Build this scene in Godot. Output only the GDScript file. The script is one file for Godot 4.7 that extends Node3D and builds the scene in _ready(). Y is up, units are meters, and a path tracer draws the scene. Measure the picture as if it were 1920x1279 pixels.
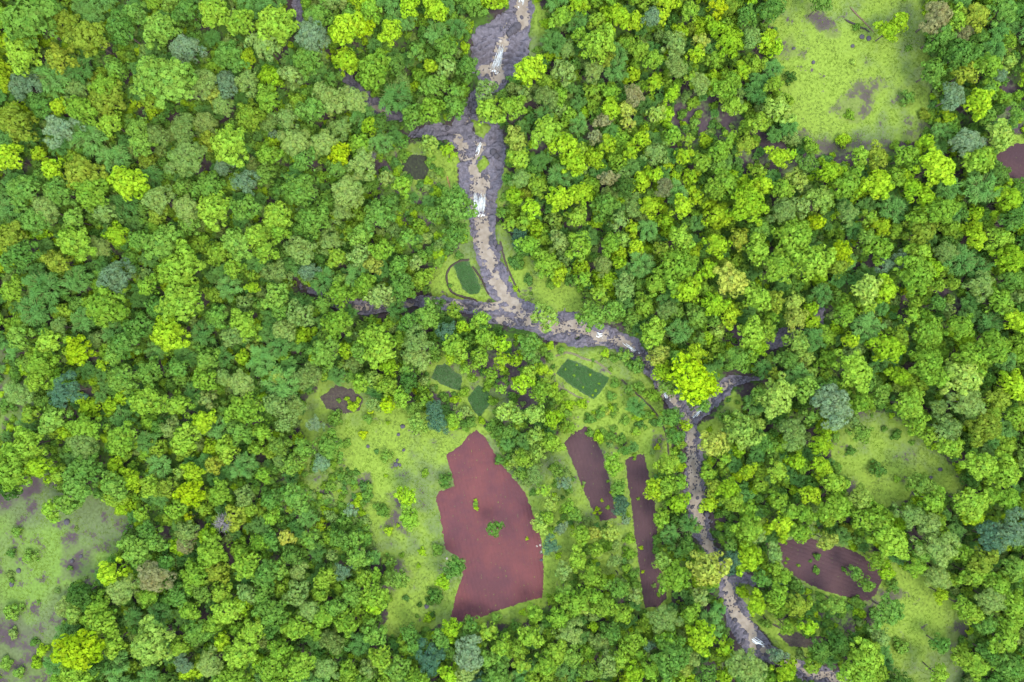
extends Node3D
# A wooded valley with a stream, waterfalls and small fields, seen from a drone that looks straight down. x is right, z is down the photograph, y is up, metres.

const TREES := [
	[-98.61, -65.81, 5.46, 12.13, "M", "very broad mid-green tree lower right of the top left corner"],
	[38.33, 8.25, 5.34, 11.98, "X", "very broad bright lime tree above the stream fork"],
	[-74.32, -54.76, 4.78, 11.42, "M", "very broad mid-green tree lower right of the dark olive trees"],
	[-69.79, -53.57, 4.77, 11.76, "M", "very broad mid-green tree right of the wide light-green double crown"],
	[-91.86, 65.44, 4.92, 11.29, "Y", "very broad yellow-green tree right of the bottom of the left pasture"],
	[-70.3, -8.29, 4.7, 11.42, "N", "very broad light green tree above the left forest's middle"],
	[-87.02, -7.27, 4.58, 9.14, "N", "very broad light green tree below the round grey-green tree"],
	[-70.82, -15.55, 4.54, 10.1, "N", "very broad light green tree right of the round grey-green tree"],
	[-76.97, 64.36, 4.36, 10.86, "Z", "very broad pale lime tree below the pale straw-green tree"],
	[68.32, 13.64, 4.25, 10.06, "B", "very broad blue-grey tree upper left of the right-hand meadow"],
	[-87.4, -62.74, 4.04, 10.48, "O", "very broad olive tree upper left of the wide light-green double crown"],
	[-104.69, -46.1, 4.13, 8.82, "O", "very broad olive tree upper right of the left edge"],
	[-88.81, -31.55, 4.14, 9.57, "N", "very broad light green tree above the round grey-green tree"],
	[-49.21, -65.43, 4.07, 9.1, "N", "very broad light green tree lower right of the top edge"],
	[50.09, -28.94, 4.14, 9.73, "L", "very broad bright lime tree above the tan-green tree"],
	[89.5, -36.64, 4.12, 9.79, "L", "very broad bright lime tree left of the brown field cut by the edge"],
	[-74.34, -21.37, 4.19, 8.61, "M", "very broad mid-green tree upper right of the round grey-green tree"],
	[35.44, -15.64, 4.19, 9.04, "N", "very broad light green tree left of the tan-green tree"],
	[60.38, -21.66, 4.18, 9.17, "N", "very broad light green tree lower right of the broad lime tree of the upper forest"],
	[72.96, 6.41, 4.16, 10.51, "N", "very broad light green tree upper right of the big blue-grey tree"],
	[56.86, 12.11, 4.17, 10.19, "Z", "very broad pale lime tree left of the big blue-grey tree"],
	[97.08, 8.01, 4.2, 8.92, "Z", "very broad pale lime tree left of the forest gap with bare soil"],
	[-106.98, 27.22, 4.17, 10.26, "N", "very broad light green tree below the small left-edge pasture"],
	[108.11, 40.92, 4.22, 8.88, "B", "very broad blue-grey tree upper right of the lower right meadow"],
	[-101.78, -59.9, 3.89, 9.6, "N", "very broad light green tree lower right of the top left corner"],
	[-80.91, -33.59, 3.97, 8.6, "L", "very broad bright lime tree above the round grey-green tree"],
	[-29.19, -56.83, 3.93, 8.35, "N", "very broad light green tree above the dark rock ledge"],
	[80.93, 42.84, 3.99, 10.12, "N", "very broad light green tree upper right of the oval brown field"],
	[-91.01, -35.44, 3.78, 8.51, "O", "broad olive tree right of the left edge"],
	[-104.09, -31.74, 3.79, 8.53, "G", "broad green tree lower right of the left edge, closest"],
	[-59.21, -40.91, 3.72, 10.05, "N", "broad light green tree left of the pale round tree"],
	[-68.34, -38.78, 3.73, 9.83, "P", "broad pale sage tree below the wide light-green double crown"],
	[-44.98, -32.45, 3.78, 8.67, "M", "broad mid-green tree below the pale round tree"],
	[-92.81, -20.77, 3.77, 10, "N", "broad light green tree upper left of the round grey-green tree"],
	[64.61, -17.12, 3.8, 9.17, "N", "broad light green tree above the dark rock slab"],
	[86.18, -14.45, 3.8, 9.44, "N", "broad light green tree below the big lime tree under the meadow, second closest"],
	[103.69, 1.51, 3.83, 8.51, "N", "broad light green tree above the forest gap with bare soil"],
	[34.28, 68.09, 3.81, 9.96, "G", "broad green tree lower right of the forest below the brown strips"],
	[50.46, 70.24, 3.82, 9.47, "P", "broad pale sage tree below the bottom rapids"],
	[91.59, 44.37, 3.8, 10.01, "P", "broad pale sage tree above the lower right meadow"],
	[98.45, 34.88, 3.8, 9.87, "N", "broad light green tree upper left of the dark blue-green trees, closest"],
	[75.33, 71.39, 3.84, 8.69, "N", "broad light green tree lower left of the lower right meadow, second closest"],
	[42.57, 48.99, 3.76, 8.71, "W", "broad straw-green tree right of the long brown strip's lower end"],
	[-85.31, -13.79, 3.71, 8.28, "B", "broad blue-grey tree upper left of the left forest's middle"],
	[49.89, 19.55, 3.72, 8.24, "Z", "broad pale lime tree right of the stream fork"],
	[-85.72, -51.07, 3.57, 7.98, "O", "broad olive tree lower left of the wide light-green double crown"],
	[-41.62, -63.49, 3.53, 8.44, "B", "broad blue-grey tree lower right of the top edge"],
	[-34.57, -64.83, 3.51, 9.02, "L", "broad bright lime tree above the dark rock ledge"],
	[-34.96, -31.86, 3.61, 7.86, "P", "broad pale sage tree upper left of the scrub left of the falls"],
	[-11.74, -29.1, 3.6, 9.16, "G", "broad green tree left of the lower waterfall"],
	[-73.78, -1.55, 3.63, 8.51, "L", "broad bright lime tree upper left of the left forest's middle"],
	[-78.88, 13, 3.64, 8.45, "N", "broad light green tree lower left of the left forest's middle"],
	[-28.12, 1.5, 3.61, 9.43, "N", "broad light green tree below the left side stream"],
	[47.27, -12.98, 3.62, 8.78, "W", "broad straw-green tree right of the lime-dotted forest crown"],
	[80.71, 1.51, 3.63, 8.46, "L", "broad bright lime tree upper right of the big blue-grey tree"],
	[97.8, 13.35, 3.63, 8.78, "P", "broad pale sage tree lower left of the forest gap with bare soil"],
	[-76.8, 50.72, 3.63, 9.21, "T", "broad brownish tree upper left of the pale straw-green tree"],
	[-93.82, -66.59, 3.35, 7.72, "O", "broad olive tree upper left of the dark olive trees"],
	[-81.05, -64.78, 3.32, 9.43, "G", "broad green tree right of the dark olive trees"],
	[-73.83, -65.2, 3.36, 7.66, "M", "broad mid-green tree above the wide light-green double crown"],
	[-61.89, -68.46, 3.32, 9.01, "N", "broad light green tree left of the top edge"],
	[-95.26, -44.4, 3.36, 9.19, "B", "broad blue-grey tree upper right of the left edge"],
	[-96.97, -31.89, 3.42, 7.65, "G", "broad green tree lower right of the left edge, second closest"],
	[-63.44, -27.89, 3.4, 9.08, "N", "broad light green tree lower left of the pale round tree"],
	[-101.88, -25.79, 3.42, 8.3, "G", "broad green tree lower right of the left edge, third closest"],
	[-42.79, -58.74, 3.35, 8.69, "M", "broad mid-green tree upper left of the dark rock ledge"],
	[-38.41, -51.53, 3.39, 7.63, "P", "broad pale sage tree left of the dark rock ledge"],
	[-50.36, -26.65, 3.43, 7.7, "N", "broad light green tree below the pale round tree"],
	[-42.66, -26.23, 3.43, 7.95, "M", "broad mid-green tree left of the scrub left of the falls"],
	[18.1, -62, 3.32, 9.39, "N", "broad light green tree lower left of the top edge's middle"],
	[94.49, -60.45, 3.36, 7.98, "G", "broad green tree lower left of the top right corner"],
	[91.44, -27.53, 3.4, 9.02, "N", "broad light green tree below the big lime tree under the meadow, closest"],
	[-106.68, -21.96, 3.4, 9.34, "O", "broad olive tree below the left edge"],
	[-95.43, 10.63, 3.42, 9.37, "K", "broad dark bluish tree right of the small left-edge pasture"],
	[-83.88, 8.41, 3.45, 8.25, "M", "broad mid-green tree right of the dark bluish tree"],
	[-91.99, 18.76, 3.45, 8.27, "N", "broad light green tree lower right of the dark bluish tree, closest"],
	[-84.16, 21.4, 3.44, 8.59, "N", "broad light green tree lower right of the dark bluish tree, second closest"],
	[-57.55, 14.85, 3.43, 9.06, "N", "broad light green tree left of the dense left forest"],
	[-57.95, -3.47, 3.45, 7.82, "N", "broad light green tree right of the left forest's middle"],
	[-58.8, -20.88, 3.41, 9.01, "M", "broad mid-green tree upper right of the left forest's middle"],
	[-104.09, 22.48, 3.43, 9.1, "N", "broad light green tree below the small left-edge pasture"],
	[-105.43, -18.6, 3.41, 9.21, "G", "broad green tree below the left edge"],
	[51.87, -1.56, 3.46, 7.68, "N", "broad light green tree left of the dark rock slab"],
	[56.88, -15.57, 3.41, 9.37, "N", "broad light green tree right of the tan-green tree"],
	[107.65, -17.64, 3.45, 7.78, "L", "broad bright lime tree left of the right edge"],
	[89.94, -1.93, 3.44, 8.25, "N", "broad light green tree upper left of the forest gap with bare soil"],
	[89.3, 4.94, 3.43, 8.75, "N", "broad light green tree left of the forest gap with bare soil"],
	[85.21, 13.68, 3.42, 9.32, "N", "broad light green tree above the right-hand meadow"],
	[93.93, 18.77, 3.45, 8.25, "P", "broad pale sage tree upper right of the right-hand meadow"],
	[101.22, 18.63, 3.42, 9.33, "O", "broad olive tree below the forest gap with bare soil"],
	[-93.4, 31.29, 3.44, 8.63, "G", "broad green tree upper right of the lower left pasture"],
	[-89.28, 61.09, 3.46, 8.2, "N", "broad light green tree upper right of the wide yellow-lime tree"],
	[-94.35, 71.15, 3.47, 8.2, "N", "broad light green tree below the wide yellow-lime tree"],
	[-61.66, 58.48, 3.47, 7.94, "N", "broad light green tree lower right of the pale straw-green tree"],
	[-59.08, 67.87, 3.48, 7.76, "N", "broad light green tree upper left of the bottom edge's left half"],
	[-17.75, 68.58, 3.47, 7.89, "K", "broad dark bluish tree below the foot of the central meadow"],
	[-9.2, 67.73, 3.45, 8.9, "B", "broad blue-grey tree lower right of the foot of the central meadow"],
	[100.44, 26.54, 3.42, 9.47, "N", "broad light green tree upper left of the dark blue-green trees, second closest"],
	[106.52, 28.36, 3.46, 7.91, "N", "broad light green tree above the dark blue-green trees"],
	[103.71, 42.7, 3.47, 7.7, "K", "broad dark bluish tree left of the dark blue-green trees"],
	[76.36, 67.86, 3.44, 9.45, "N", "broad light green tree lower left of the lower right meadow, closest"],
	[-91.1, -49.05, 3.19, 8.33, "N", "broad light green tree below the dark olive trees"],
	[-45.56, -42.12, 3.2, 8.1, "P", "broad pale sage tree lower left of the dark rock ledge"],
	[10.94, -41.46, 3.21, 7.8, "L", "broad bright lime tree right of the grassy islet in the stream"],
	[56.2, -48.65, 3.18, 8.44, "Z", "broad pale lime tree lower right of the bright lime tree at the clearing"],
	[88.15, -67.44, 3.14, 8.86, "T", "broad brownish tree left of the top right corner"],
	[71.12, -33.23, 3.22, 8.19, "N", "broad light green tree below the bottom of the upper right meadow"],
	[99.19, -38.79, 3.21, 8.13, "N", "broad light green tree left of the brown field cut by the edge"],
	[-45.62, -19.57, 3.26, 7.47, "P", "broad pale sage tree lower left of the scrub left of the falls"],
	[-37.66, -3.63, 3.23, 9.02, "N", "broad light green tree lower left of the left side stream"],
	[108.76, 9.99, 3.27, 7.43, "L", "broad bright lime tree lower right of the forest gap with bare soil"],
	[13.45, 56.39, 3.27, 8.26, "N", "broad light green tree upper left of the forest below the brown strips"],
	[3.36, -56.99, 3.06, 8.71, "L", "mid-sized bright lime tree lower right of the upper waterfall"],
	[-95.59, -59.55, 3, 7.36, "O", "mid-sized olive tree lower left of the dark olive trees"],
	[-68.4, -60.91, 2.97, 8.4, "B", "mid-sized blue-grey tree upper right of the wide light-green double crown"],
	[-59.01, -59.7, 2.97, 8.78, "G", "mid-sized green tree lower left of the top edge"],
	[-65.08, -54.17, 2.99, 8.23, "P", "mid-sized pale sage tree right of the wide light-green double crown"],
	[-85.9, -53.35, 2.99, 8.5, "N", "mid-sized light green tree left of the wide light-green double crown"],
	[-103.5, -54.14, 3.01, 7.31, "B", "mid-sized blue-grey tree lower left of the dark olive trees"],
	[-107.19, -39.2, 3.02, 7.89, "L", "mid-sized bright lime tree upper right of the left edge"],
	[-64.64, -33.02, 3.04, 7.39, "M", "mid-sized mid-green tree lower left of the pale round tree, second closest"],
	[-75.18, -30.17, 3.02, 8.6, "P", "mid-sized pale sage tree upper right of the round grey-green tree, closest"],
	[-87.23, -27.75, 3.05, 7.64, "P", "mid-sized pale sage tree above the round grey-green tree"],
	[-99.97, -28.07, 3.04, 7.92, "P", "mid-sized pale sage tree lower right of the left edge"],
	[-56.64, -28.26, 3.02, 8.87, "M", "mid-sized mid-green tree lower left of the pale round tree, closest"],
	[-56.54, -66.46, 2.96, 8.61, "N", "mid-sized light green tree lower left of the top edge"],
	[-51.49, -61.8, 2.96, 8.83, "P", "mid-sized pale sage tree below the top edge"],
	[-42.09, -48.79, 3.01, 7.92, "G", "mid-sized green tree upper right of the pale round tree"],
	[-31.71, -37.7, 3.02, 7.98, "P", "mid-sized pale sage tree left of the dark plot by the stream"],
	[-28.44, -26.86, 3.03, 8.4, "G", "mid-sized green tree lower left of the dark plot by the stream"],
	[-4.89, -48.8, 3.01, 7.96, "N", "mid-sized light green tree below the upper muddy pool"],
	[-40.51, -67.95, 2.97, 7.64, "M", "mid-sized mid-green tree right of the top edge"],
	[7.53, -44.38, 3.01, 7.83, "N", "mid-sized light green tree upper right of the grassy islet in the stream"],
	[19.83, -28.92, 3.05, 7.38, "M", "mid-sized mid-green tree upper left of the lime-dotted forest crown"],
	[89.39, -64, 2.98, 7.78, "G", "mid-sized green tree right of the top of the upper right meadow"],
	[101.63, -68.8, 2.95, 8.85, "G", "mid-sized green tree lower left of the top right corner"],
	[98.36, -50.15, 2.99, 8.8, "L", "mid-sized bright lime tree upper left of the brown field cut by the edge"],
	[103.33, -43.53, 3.01, 8.22, "Z", "mid-sized pale lime tree above the brown field cut by the edge"],
	[96.4, -42.12, 3.01, 8, "B", "mid-sized blue-grey tree upper right of the big lime tree under the meadow"],
	[78.13, -33.32, 3.03, 7.72, "L", "mid-sized bright lime tree left of the big lime tree under the meadow"],
	[106.34, -30.43, 3.05, 7.28, "L", "mid-sized bright lime tree below the brown field cut by the edge"],
	[-99.84, 0.36, 3.07, 7.6, "N", "mid-sized light green tree above the dark bluish tree"],
	[-101.18, 4.56, 3.05, 8.49, "N", "mid-sized light green tree upper left of the dark bluish tree"],
	[-83.51, 0.74, 3.05, 8.64, "G", "mid-sized green tree left of the left forest's middle, second closest"],
	[-78.68, 6.89, 3.07, 7.76, "M", "mid-sized mid-green tree lower left of the left forest's middle"],
	[-98.61, 16.8, 3.06, 8.5, "M", "mid-sized mid-green tree lower left of the dark bluish tree"],
	[-92.54, 22.16, 3.06, 8.48, "P", "mid-sized pale sage tree below the dark bluish tree"],
	[-70.81, 21.03, 3.06, 8.34, "N", "mid-sized light green tree above the bright yellow tree"],
	[-80.25, -3.08, 3.06, 8.28, "G", "mid-sized green tree left of the left forest's middle, closest"],
	[-58.5, 19.1, 3.06, 8.45, "M", "mid-sized mid-green tree lower left of the dense left forest"],
	[-40.67, 2.28, 3.07, 7.76, "M", "mid-sized mid-green tree above the small brown plot"],
	[-20.63, -0.02, 3.06, 8.36, "P", "mid-sized pale sage tree upper left of the sparse seedling bed, second closest"],
	[-51.03, -9.61, 3.07, 7.62, "M", "mid-sized mid-green tree left of the left side stream"],
	[-45.56, -5.76, 3.06, 7.97, "P", "mid-sized pale sage tree left of the left side stream"],
	[-39.39, 22.55, 3.06, 8.47, "M", "mid-sized mid-green tree below the small brown plot"],
	[14.47, -20.58, 3.05, 8.33, "N", "mid-sized light green tree upper right of the lime grass bank, second closest"],
	[17.27, -5.39, 3.07, 7.64, "M", "mid-sized mid-green tree upper right of the pothole in the rocky bend"],
	[37.68, -11.06, 3.04, 8.78, "L", "mid-sized bright lime tree below the lime-dotted forest crown"],
	[52.59, -19.46, 3.05, 8.26, "N", "mid-sized light green tree upper right of the tan-green tree"],
	[52.76, -9.19, 3.06, 8.14, "N", "mid-sized light green tree lower right of the tan-green tree"],
	[30.42, -1.56, 3.08, 7.15, "N", "mid-sized light green tree upper left of the huge lime tree"],
	[48.62, 3.81, 3.06, 8.08, "M", "mid-sized mid-green tree upper right of the huge lime tree"],
	[43.87, 22.3, 3.08, 7.56, "W", "mid-sized straw-green tree lower right of the stream fork"],
	[78.47, -19.83, 3.05, 8.3, "N", "mid-sized light green tree lower left of the big lime tree under the meadow"],
	[88.06, -23.27, 3.05, 7.93, "O", "mid-sized olive tree below the big lime tree under the meadow"],
	[76.24, -11.07, 3.05, 8.55, "Z", "mid-sized pale lime tree upper right of the dark rock slab"],
	[99.05, 3.81, 3.06, 8.26, "N", "mid-sized light green tree upper left of the forest gap with bare soil, closest"],
	[96.52, -3.07, 3.05, 8.52, "N", "mid-sized light green tree upper left of the forest gap with bare soil, second closest"],
	[105.43, -8.45, 3.07, 7.73, "N", "mid-sized light green tree lower left of the right edge"],
	[60.5, 19.89, 3.06, 8.25, "P", "mid-sized pale sage tree lower left of the big blue-grey tree"],
	[63.06, 10.3, 3.06, 8.41, "M", "mid-sized mid-green tree upper left of the big blue-grey tree"],
	[-102.08, 27.05, 3.06, 8.57, "L", "mid-sized bright lime tree above the lower left pasture"],
	[-95.79, 34.53, 3.08, 7.74, "M", "mid-sized mid-green tree above the lower left pasture"],
	[-91.74, 27.43, 3.06, 8.6, "G", "mid-sized green tree above the lower left pasture"],
	[-85.62, 30.87, 3.06, 8.64, "M", "mid-sized mid-green tree upper right of the lower left pasture"],
	[-81.31, 45.54, 3.07, 8.33, "M", "mid-sized mid-green tree upper left of the pale straw-green tree"],
	[-86.42, 50.38, 3.06, 8.83, "L", "mid-sized bright lime tree left of the pale straw-green tree"],
	[-84.16, 53.46, 3.06, 8.79, "P", "mid-sized pale sage tree left of the pale straw-green tree"],
	[-93.46, 55.29, 3.08, 8.03, "D", "mid-sized deep green tree above the wide yellow-lime tree"],
	[-65.32, 45.63, 3.07, 8.05, "N", "mid-sized light green tree lower left of the bare grey tree"],
	[-68.72, 50.86, 3.09, 7.42, "N", "mid-sized light green tree upper right of the pale straw-green tree"],
	[-57.44, 48.15, 3.06, 8.59, "N", "mid-sized light green tree lower right of the bare grey tree"],
	[-55.91, 62.71, 3.06, 8.76, "N", "mid-sized light green tree upper left of the bottom edge's left half, second closest"],
	[-30.01, 55.31, 3.08, 7.96, "N", "mid-sized light green tree left of the foot of the central meadow"],
	[-46.36, 33.62, 3.07, 8.33, "G", "mid-sized green tree upper left of the scrubby brown patch"],
	[-51.81, 59.01, 3.07, 8.38, "M", "mid-sized mid-green tree above the bottom edge's left half"],
	[-46.45, 61.7, 3.07, 8.4, "N", "mid-sized light green tree above the bottom edge's left half, second closest"],
	[-52.59, 71.05, 3.09, 7.43, "N", "mid-sized light green tree upper left of the bottom edge's left half, closest"],
	[-46.07, 70.54, 3.07, 8.49, "N", "mid-sized light green tree above the bottom edge's left half, closest"],
	[-53.4, 50.62, 3.07, 8.14, "G", "mid-sized green tree lower right of the bare grey tree"],
	[35.31, 51.34, 3.07, 8.29, "N", "mid-sized light green tree right of the long brown strip's lower end"],
	[51.15, 41.06, 3.08, 7.86, "N", "mid-sized light green tree lower right of the stony lower stream"],
	[32.66, 60.24, 3.07, 8.21, "P", "mid-sized pale sage tree below the long brown strip's lower end"],
	[41.06, 63.98, 3.07, 8.48, "L", "mid-sized bright lime tree left of the bottom rapids"],
	[79.79, 40.57, 3.07, 8.24, "N", "mid-sized light green tree upper right of the oval brown field"],
	[101.23, 47.45, 3.07, 8.38, "O", "mid-sized olive tree lower left of the dark blue-green trees"],
	[105.2, 52.89, 3.09, 7.18, "N", "mid-sized light green tree below the dark blue-green trees, closest"],
	[104.29, 56.3, 3.09, 7.41, "P", "mid-sized pale sage tree below the dark blue-green trees"],
	[108.57, 57.27, 3.08, 7.9, "N", "mid-sized light green tree below the dark blue-green trees, second closest"],
	[81.43, 58.67, 3.07, 8.26, "G", "mid-sized green tree left of the lower right meadow"],
	[101.25, 70.62, 3.09, 7.51, "N", "mid-sized light green tree left of the bottom right corner"],
	[106.41, 64.82, 3.07, 8.32, "N", "mid-sized light green tree upper left of the bottom right corner"],
	[108.45, 70.67, 3.08, 8.23, "G", "mid-sized green tree upper left of the bottom right corner"],
	[45.87, -63.03, 2.92, 7.1, "L", "mid-sized bright lime tree above the bright lime tree at the clearing"],
	[-12.27, 1.13, 2.99, 7.84, "N", "mid-sized light green tree above the sparse seedling bed"],
	[7.11, -5.4, 3, 7.42, "Z", "mid-sized pale lime tree below the lime grass bank"],
	[-60.66, 38.54, 3.01, 7.12, "O", "mid-sized olive tree upper right of the bare grey tree"],
	[-35.1, -59.25, 2.82, 7.11, "L", "mid-sized bright lime tree upper left of the dark rock ledge"],
	[-13.88, -61.83, 2.81, 7.42, "M", "mid-sized mid-green tree left of the upper waterfall"],
	[-17.17, -49.01, 2.83, 7.19, "N", "mid-sized light green tree above the dark plot by the stream"],
	[13.27, -38.24, 2.84, 7.21, "L", "mid-sized bright lime tree right of the grassy islet in the stream"],
	[45.71, -33.84, 2.86, 6.95, "N", "mid-sized light green tree upper left of the broad lime tree of the upper forest"],
	[97.29, -67.9, 2.79, 7.67, "O", "mid-sized olive tree left of the top right corner"],
	[88.86, -56.93, 2.81, 7.53, "M", "mid-sized mid-green tree lower right of the top of the upper right meadow"],
	[100.14, -57.86, 2.8, 7.91, "N", "mid-sized light green tree lower left of the top right corner"],
	[93.05, -51.53, 2.81, 7.88, "B", "mid-sized blue-grey tree above the big lime tree under the meadow"],
	[67.93, -36, 2.85, 7.29, "L", "mid-sized bright lime tree lower left of the bottom of the upper right meadow"],
	[-93.15, 2.27, 2.86, 8.41, "Y", "mid-sized yellow-green tree above the dark bluish tree"],
	[-28.9, -10.04, 2.89, 6.89, "P", "mid-sized pale sage tree upper right of the left side stream"],
	[-30.32, -1.17, 2.88, 7.57, "N", "mid-sized light green tree below the left side stream"],
	[101.39, -11.92, 2.88, 7.35, "P", "mid-sized pale sage tree lower left of the right edge"],
	[-46.65, 54.65, 2.89, 7.58, "P", "mid-sized pale sage tree lower left of the scrubby brown patch"],
	[51.42, 47.46, 2.9, 7.08, "L", "mid-sized bright lime tree above the bottom rapids"],
	[70.11, 35.92, 2.87, 8.28, "N", "mid-sized light green tree above the oval brown field"],
	[-78.87, -68.4, 2.6, 7.25, "G", "mid-sized green tree right of the dark olive trees"],
	[-100.25, -49.88, 2.65, 6.7, "G", "mid-sized green tree upper right of the left edge"],
	[-85.45, -46.24, 2.63, 7.64, "N", "mid-sized light green tree lower left of the wide light-green double crown"],
	[-79.25, -42.41, 2.65, 6.8, "M", "mid-sized mid-green tree below the wide light-green double crown"],
	[-55.91, -54.73, 2.63, 7.53, "P", "mid-sized pale sage tree upper left of the pale round tree"],
	[-60.56, -54.48, 2.63, 7.19, "B", "mid-sized blue-grey tree right of the wide light-green double crown"],
	[-69.69, -45.15, 2.64, 7.59, "P", "mid-sized pale sage tree lower right of the wide light-green double crown"],
	[-56.61, -33.91, 2.64, 8.2, "B", "mid-sized blue-grey tree lower left of the pale round tree"],
	[-69.81, -28.4, 2.66, 7.97, "P", "mid-sized pale sage tree upper right of the round grey-green tree, second closest"],
	[-93.9, -25.9, 2.67, 7.32, "M", "mid-sized mid-green tree upper left of the round grey-green tree"],
	[-67.72, -68.78, 2.59, 7.96, "G", "mid-sized green tree left of the top edge"],
	[-25.3, -64.67, 2.6, 7.68, "L", "mid-sized bright lime tree above the dark rock ledge"],
	[-15.95, -68.96, 2.6, 7.24, "L", "mid-sized bright lime tree upper left of the upper waterfall"],
	[-16.98, -54.27, 2.64, 6.87, "M", "mid-sized mid-green tree left of the upper muddy pool"],
	[-21.07, -47.73, 2.63, 7.61, "M", "mid-sized mid-green tree right of the dark rock ledge"],
	[-33.08, -51.06, 2.63, 7.56, "P", "mid-sized pale sage tree left of the dark rock ledge"],
	[-47.6, -47.17, 2.62, 8.2, "P", "mid-sized pale sage tree above the pale round tree"],
	[-51.64, -50.84, 2.62, 8.21, "N", "mid-sized light green tree upper left of the pale round tree"],
	[-39.97, -42.17, 2.64, 7.63, "P", "mid-sized pale sage tree right of the pale round tree"],
	[-51.87, -39.7, 2.65, 7.21, "N", "mid-sized light green tree lower left of the pale round tree"],
	[-44.06, -38.36, 2.64, 8.09, "G", "mid-sized green tree lower right of the pale round tree"],
	[10.93, -57.25, 2.64, 6.64, "P", "mid-sized pale sage tree right of the upper waterfall"],
	[34.48, -62.91, 2.62, 6.82, "P", "mid-sized pale sage tree lower right of the top edge's middle"],
	[22.28, -67.91, 2.6, 7.56, "L", "mid-sized bright lime tree lower left of the top edge's middle"],
	[44.66, -53.23, 2.63, 7.64, "N", "mid-sized light green tree lower left of the bright lime tree at the clearing"],
	[30.92, -40.16, 2.66, 6.87, "P", "mid-sized pale sage tree lower left of the bare brown clearing"],
	[10.25, -30.69, 2.66, 7.66, "L", "mid-sized bright lime tree right of the lower waterfall"],
	[54.34, -69.07, 2.59, 8.09, "G", "mid-sized green tree upper right of the bright lime tree at the clearing"],
	[95.74, -56.64, 2.63, 7.25, "O", "mid-sized olive tree lower left of the top right corner"],
	[84, -39.29, 2.65, 7.34, "N", "mid-sized light green tree left of the big lime tree under the meadow"],
	[66.36, -30.45, 2.67, 7.01, "Z", "mid-sized pale lime tree right of the broad lime tree of the upper forest"],
	[87.53, -25.94, 2.68, 7.12, "N", "mid-sized light green tree below the big lime tree under the meadow, closest"],
	[107.73, -26.12, 2.66, 8.22, "G", "mid-sized green tree above the right edge"],
	[58.34, -28.16, 2.67, 7.26, "P", "mid-sized pale sage tree right of the broad lime tree of the upper forest"],
	[-84.77, -22.83, 2.66, 8.2, "L", "mid-sized bright lime tree above the round grey-green tree"],
	[-71.93, 13.75, 2.68, 8.13, "N", "mid-sized light green tree below the left forest's middle"],
	[-66.39, 8.42, 2.69, 7.61, "N", "mid-sized light green tree lower right of the left forest's middle"],
	[-66.23, 3.83, 2.7, 7.06, "M", "mid-sized mid-green tree lower right of the left forest's middle"],
	[-58.47, 9.15, 2.68, 8.23, "P", "mid-sized pale sage tree upper left of the dense left forest"],
	[-59.5, -1.55, 2.69, 7.45, "P", "mid-sized pale sage tree right of the left forest's middle"],
	[-106.82, -0.79, 2.69, 7.32, "M", "mid-sized mid-green tree above the small left-edge pasture"],
	[-98.27, -16.91, 2.69, 7.16, "O", "mid-sized olive tree left of the round grey-green tree"],
	[-55.13, -22.07, 2.66, 8.24, "N", "mid-sized light green tree below the pale round tree, closest"],
	[-37.02, -9.99, 2.69, 7.44, "N", "mid-sized light green tree upper left of the left side stream"],
	[-31.91, -11.94, 2.69, 7.11, "N", "mid-sized light green tree above the left side stream"],
	[-23.79, -11.53, 2.69, 7.42, "G", "mid-sized green tree upper right of the left side stream"],
	[-20.82, 3.45, 2.7, 6.84, "P", "mid-sized pale sage tree upper left of the sparse seedling bed, closest"],
	[-18.4, -5.38, 2.68, 7.65, "M", "mid-sized mid-green tree left of the stony side stream mouth"],
	[-53.23, -19.55, 2.68, 7.36, "N", "mid-sized light green tree below the pale round tree, second closest"],
	[-32.16, -22.99, 2.68, 7.12, "M", "mid-sized mid-green tree lower left of the scrub left of the falls"],
	[-50.96, 13.77, 2.68, 7.91, "P", "mid-sized pale sage tree right of the dense left forest"],
	[-12.21, -22.9, 2.67, 7.98, "G", "mid-sized green tree lower left of the lower waterfall"],
	[7.32, -16.59, 2.7, 6.66, "N", "mid-sized light green tree upper right of the lime grass bank, closest"],
	[24.16, -11.52, 2.68, 7.51, "P", "mid-sized pale sage tree lower left of the lime-dotted forest crown"],
	[31.53, -12.71, 2.69, 7.09, "N", "mid-sized light green tree lower left of the lime-dotted forest crown"],
	[44.16, -20.58, 2.66, 8.16, "L", "mid-sized bright lime tree above the tan-green tree"],
	[36.2, -22.12, 2.67, 7.91, "N", "mid-sized light green tree above the lime-dotted forest crown"],
	[87.9, -19.21, 2.69, 7.04, "N", "mid-sized light green tree below the big lime tree under the meadow, second closest"],
	[108.41, -13.47, 2.69, 7.08, "M", "mid-sized mid-green tree lower left of the right edge"],
	[105.12, -22.27, 2.69, 6.89, "N", "mid-sized light green tree upper left of the right edge"],
	[80.12, -11.08, 2.67, 8.25, "L", "mid-sized bright lime tree upper right of the dark rock slab"],
	[61.54, -5.02, 2.69, 7.12, "W", "mid-sized straw-green tree upper right of the dark rock slab"],
	[62.12, 0.36, 2.68, 7.63, "Z", "mid-sized pale lime tree right of the dark rock slab"],
	[75.35, 13.05, 2.69, 7.41, "N", "mid-sized light green tree right of the big blue-grey tree"],
	[109.2, -4.23, 2.68, 7.69, "L", "mid-sized bright lime tree upper right of the forest gap with bare soil"],
	[87.56, 17.65, 2.69, 7.62, "N", "mid-sized light green tree upper right of the right-hand meadow"],
	[94.75, 22.61, 2.69, 7.85, "N", "mid-sized light green tree right of the right-hand meadow"],
	[-109.77, 31.6, 2.71, 6.83, "D", "mid-sized deep green tree upper left of the lower left pasture"],
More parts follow.
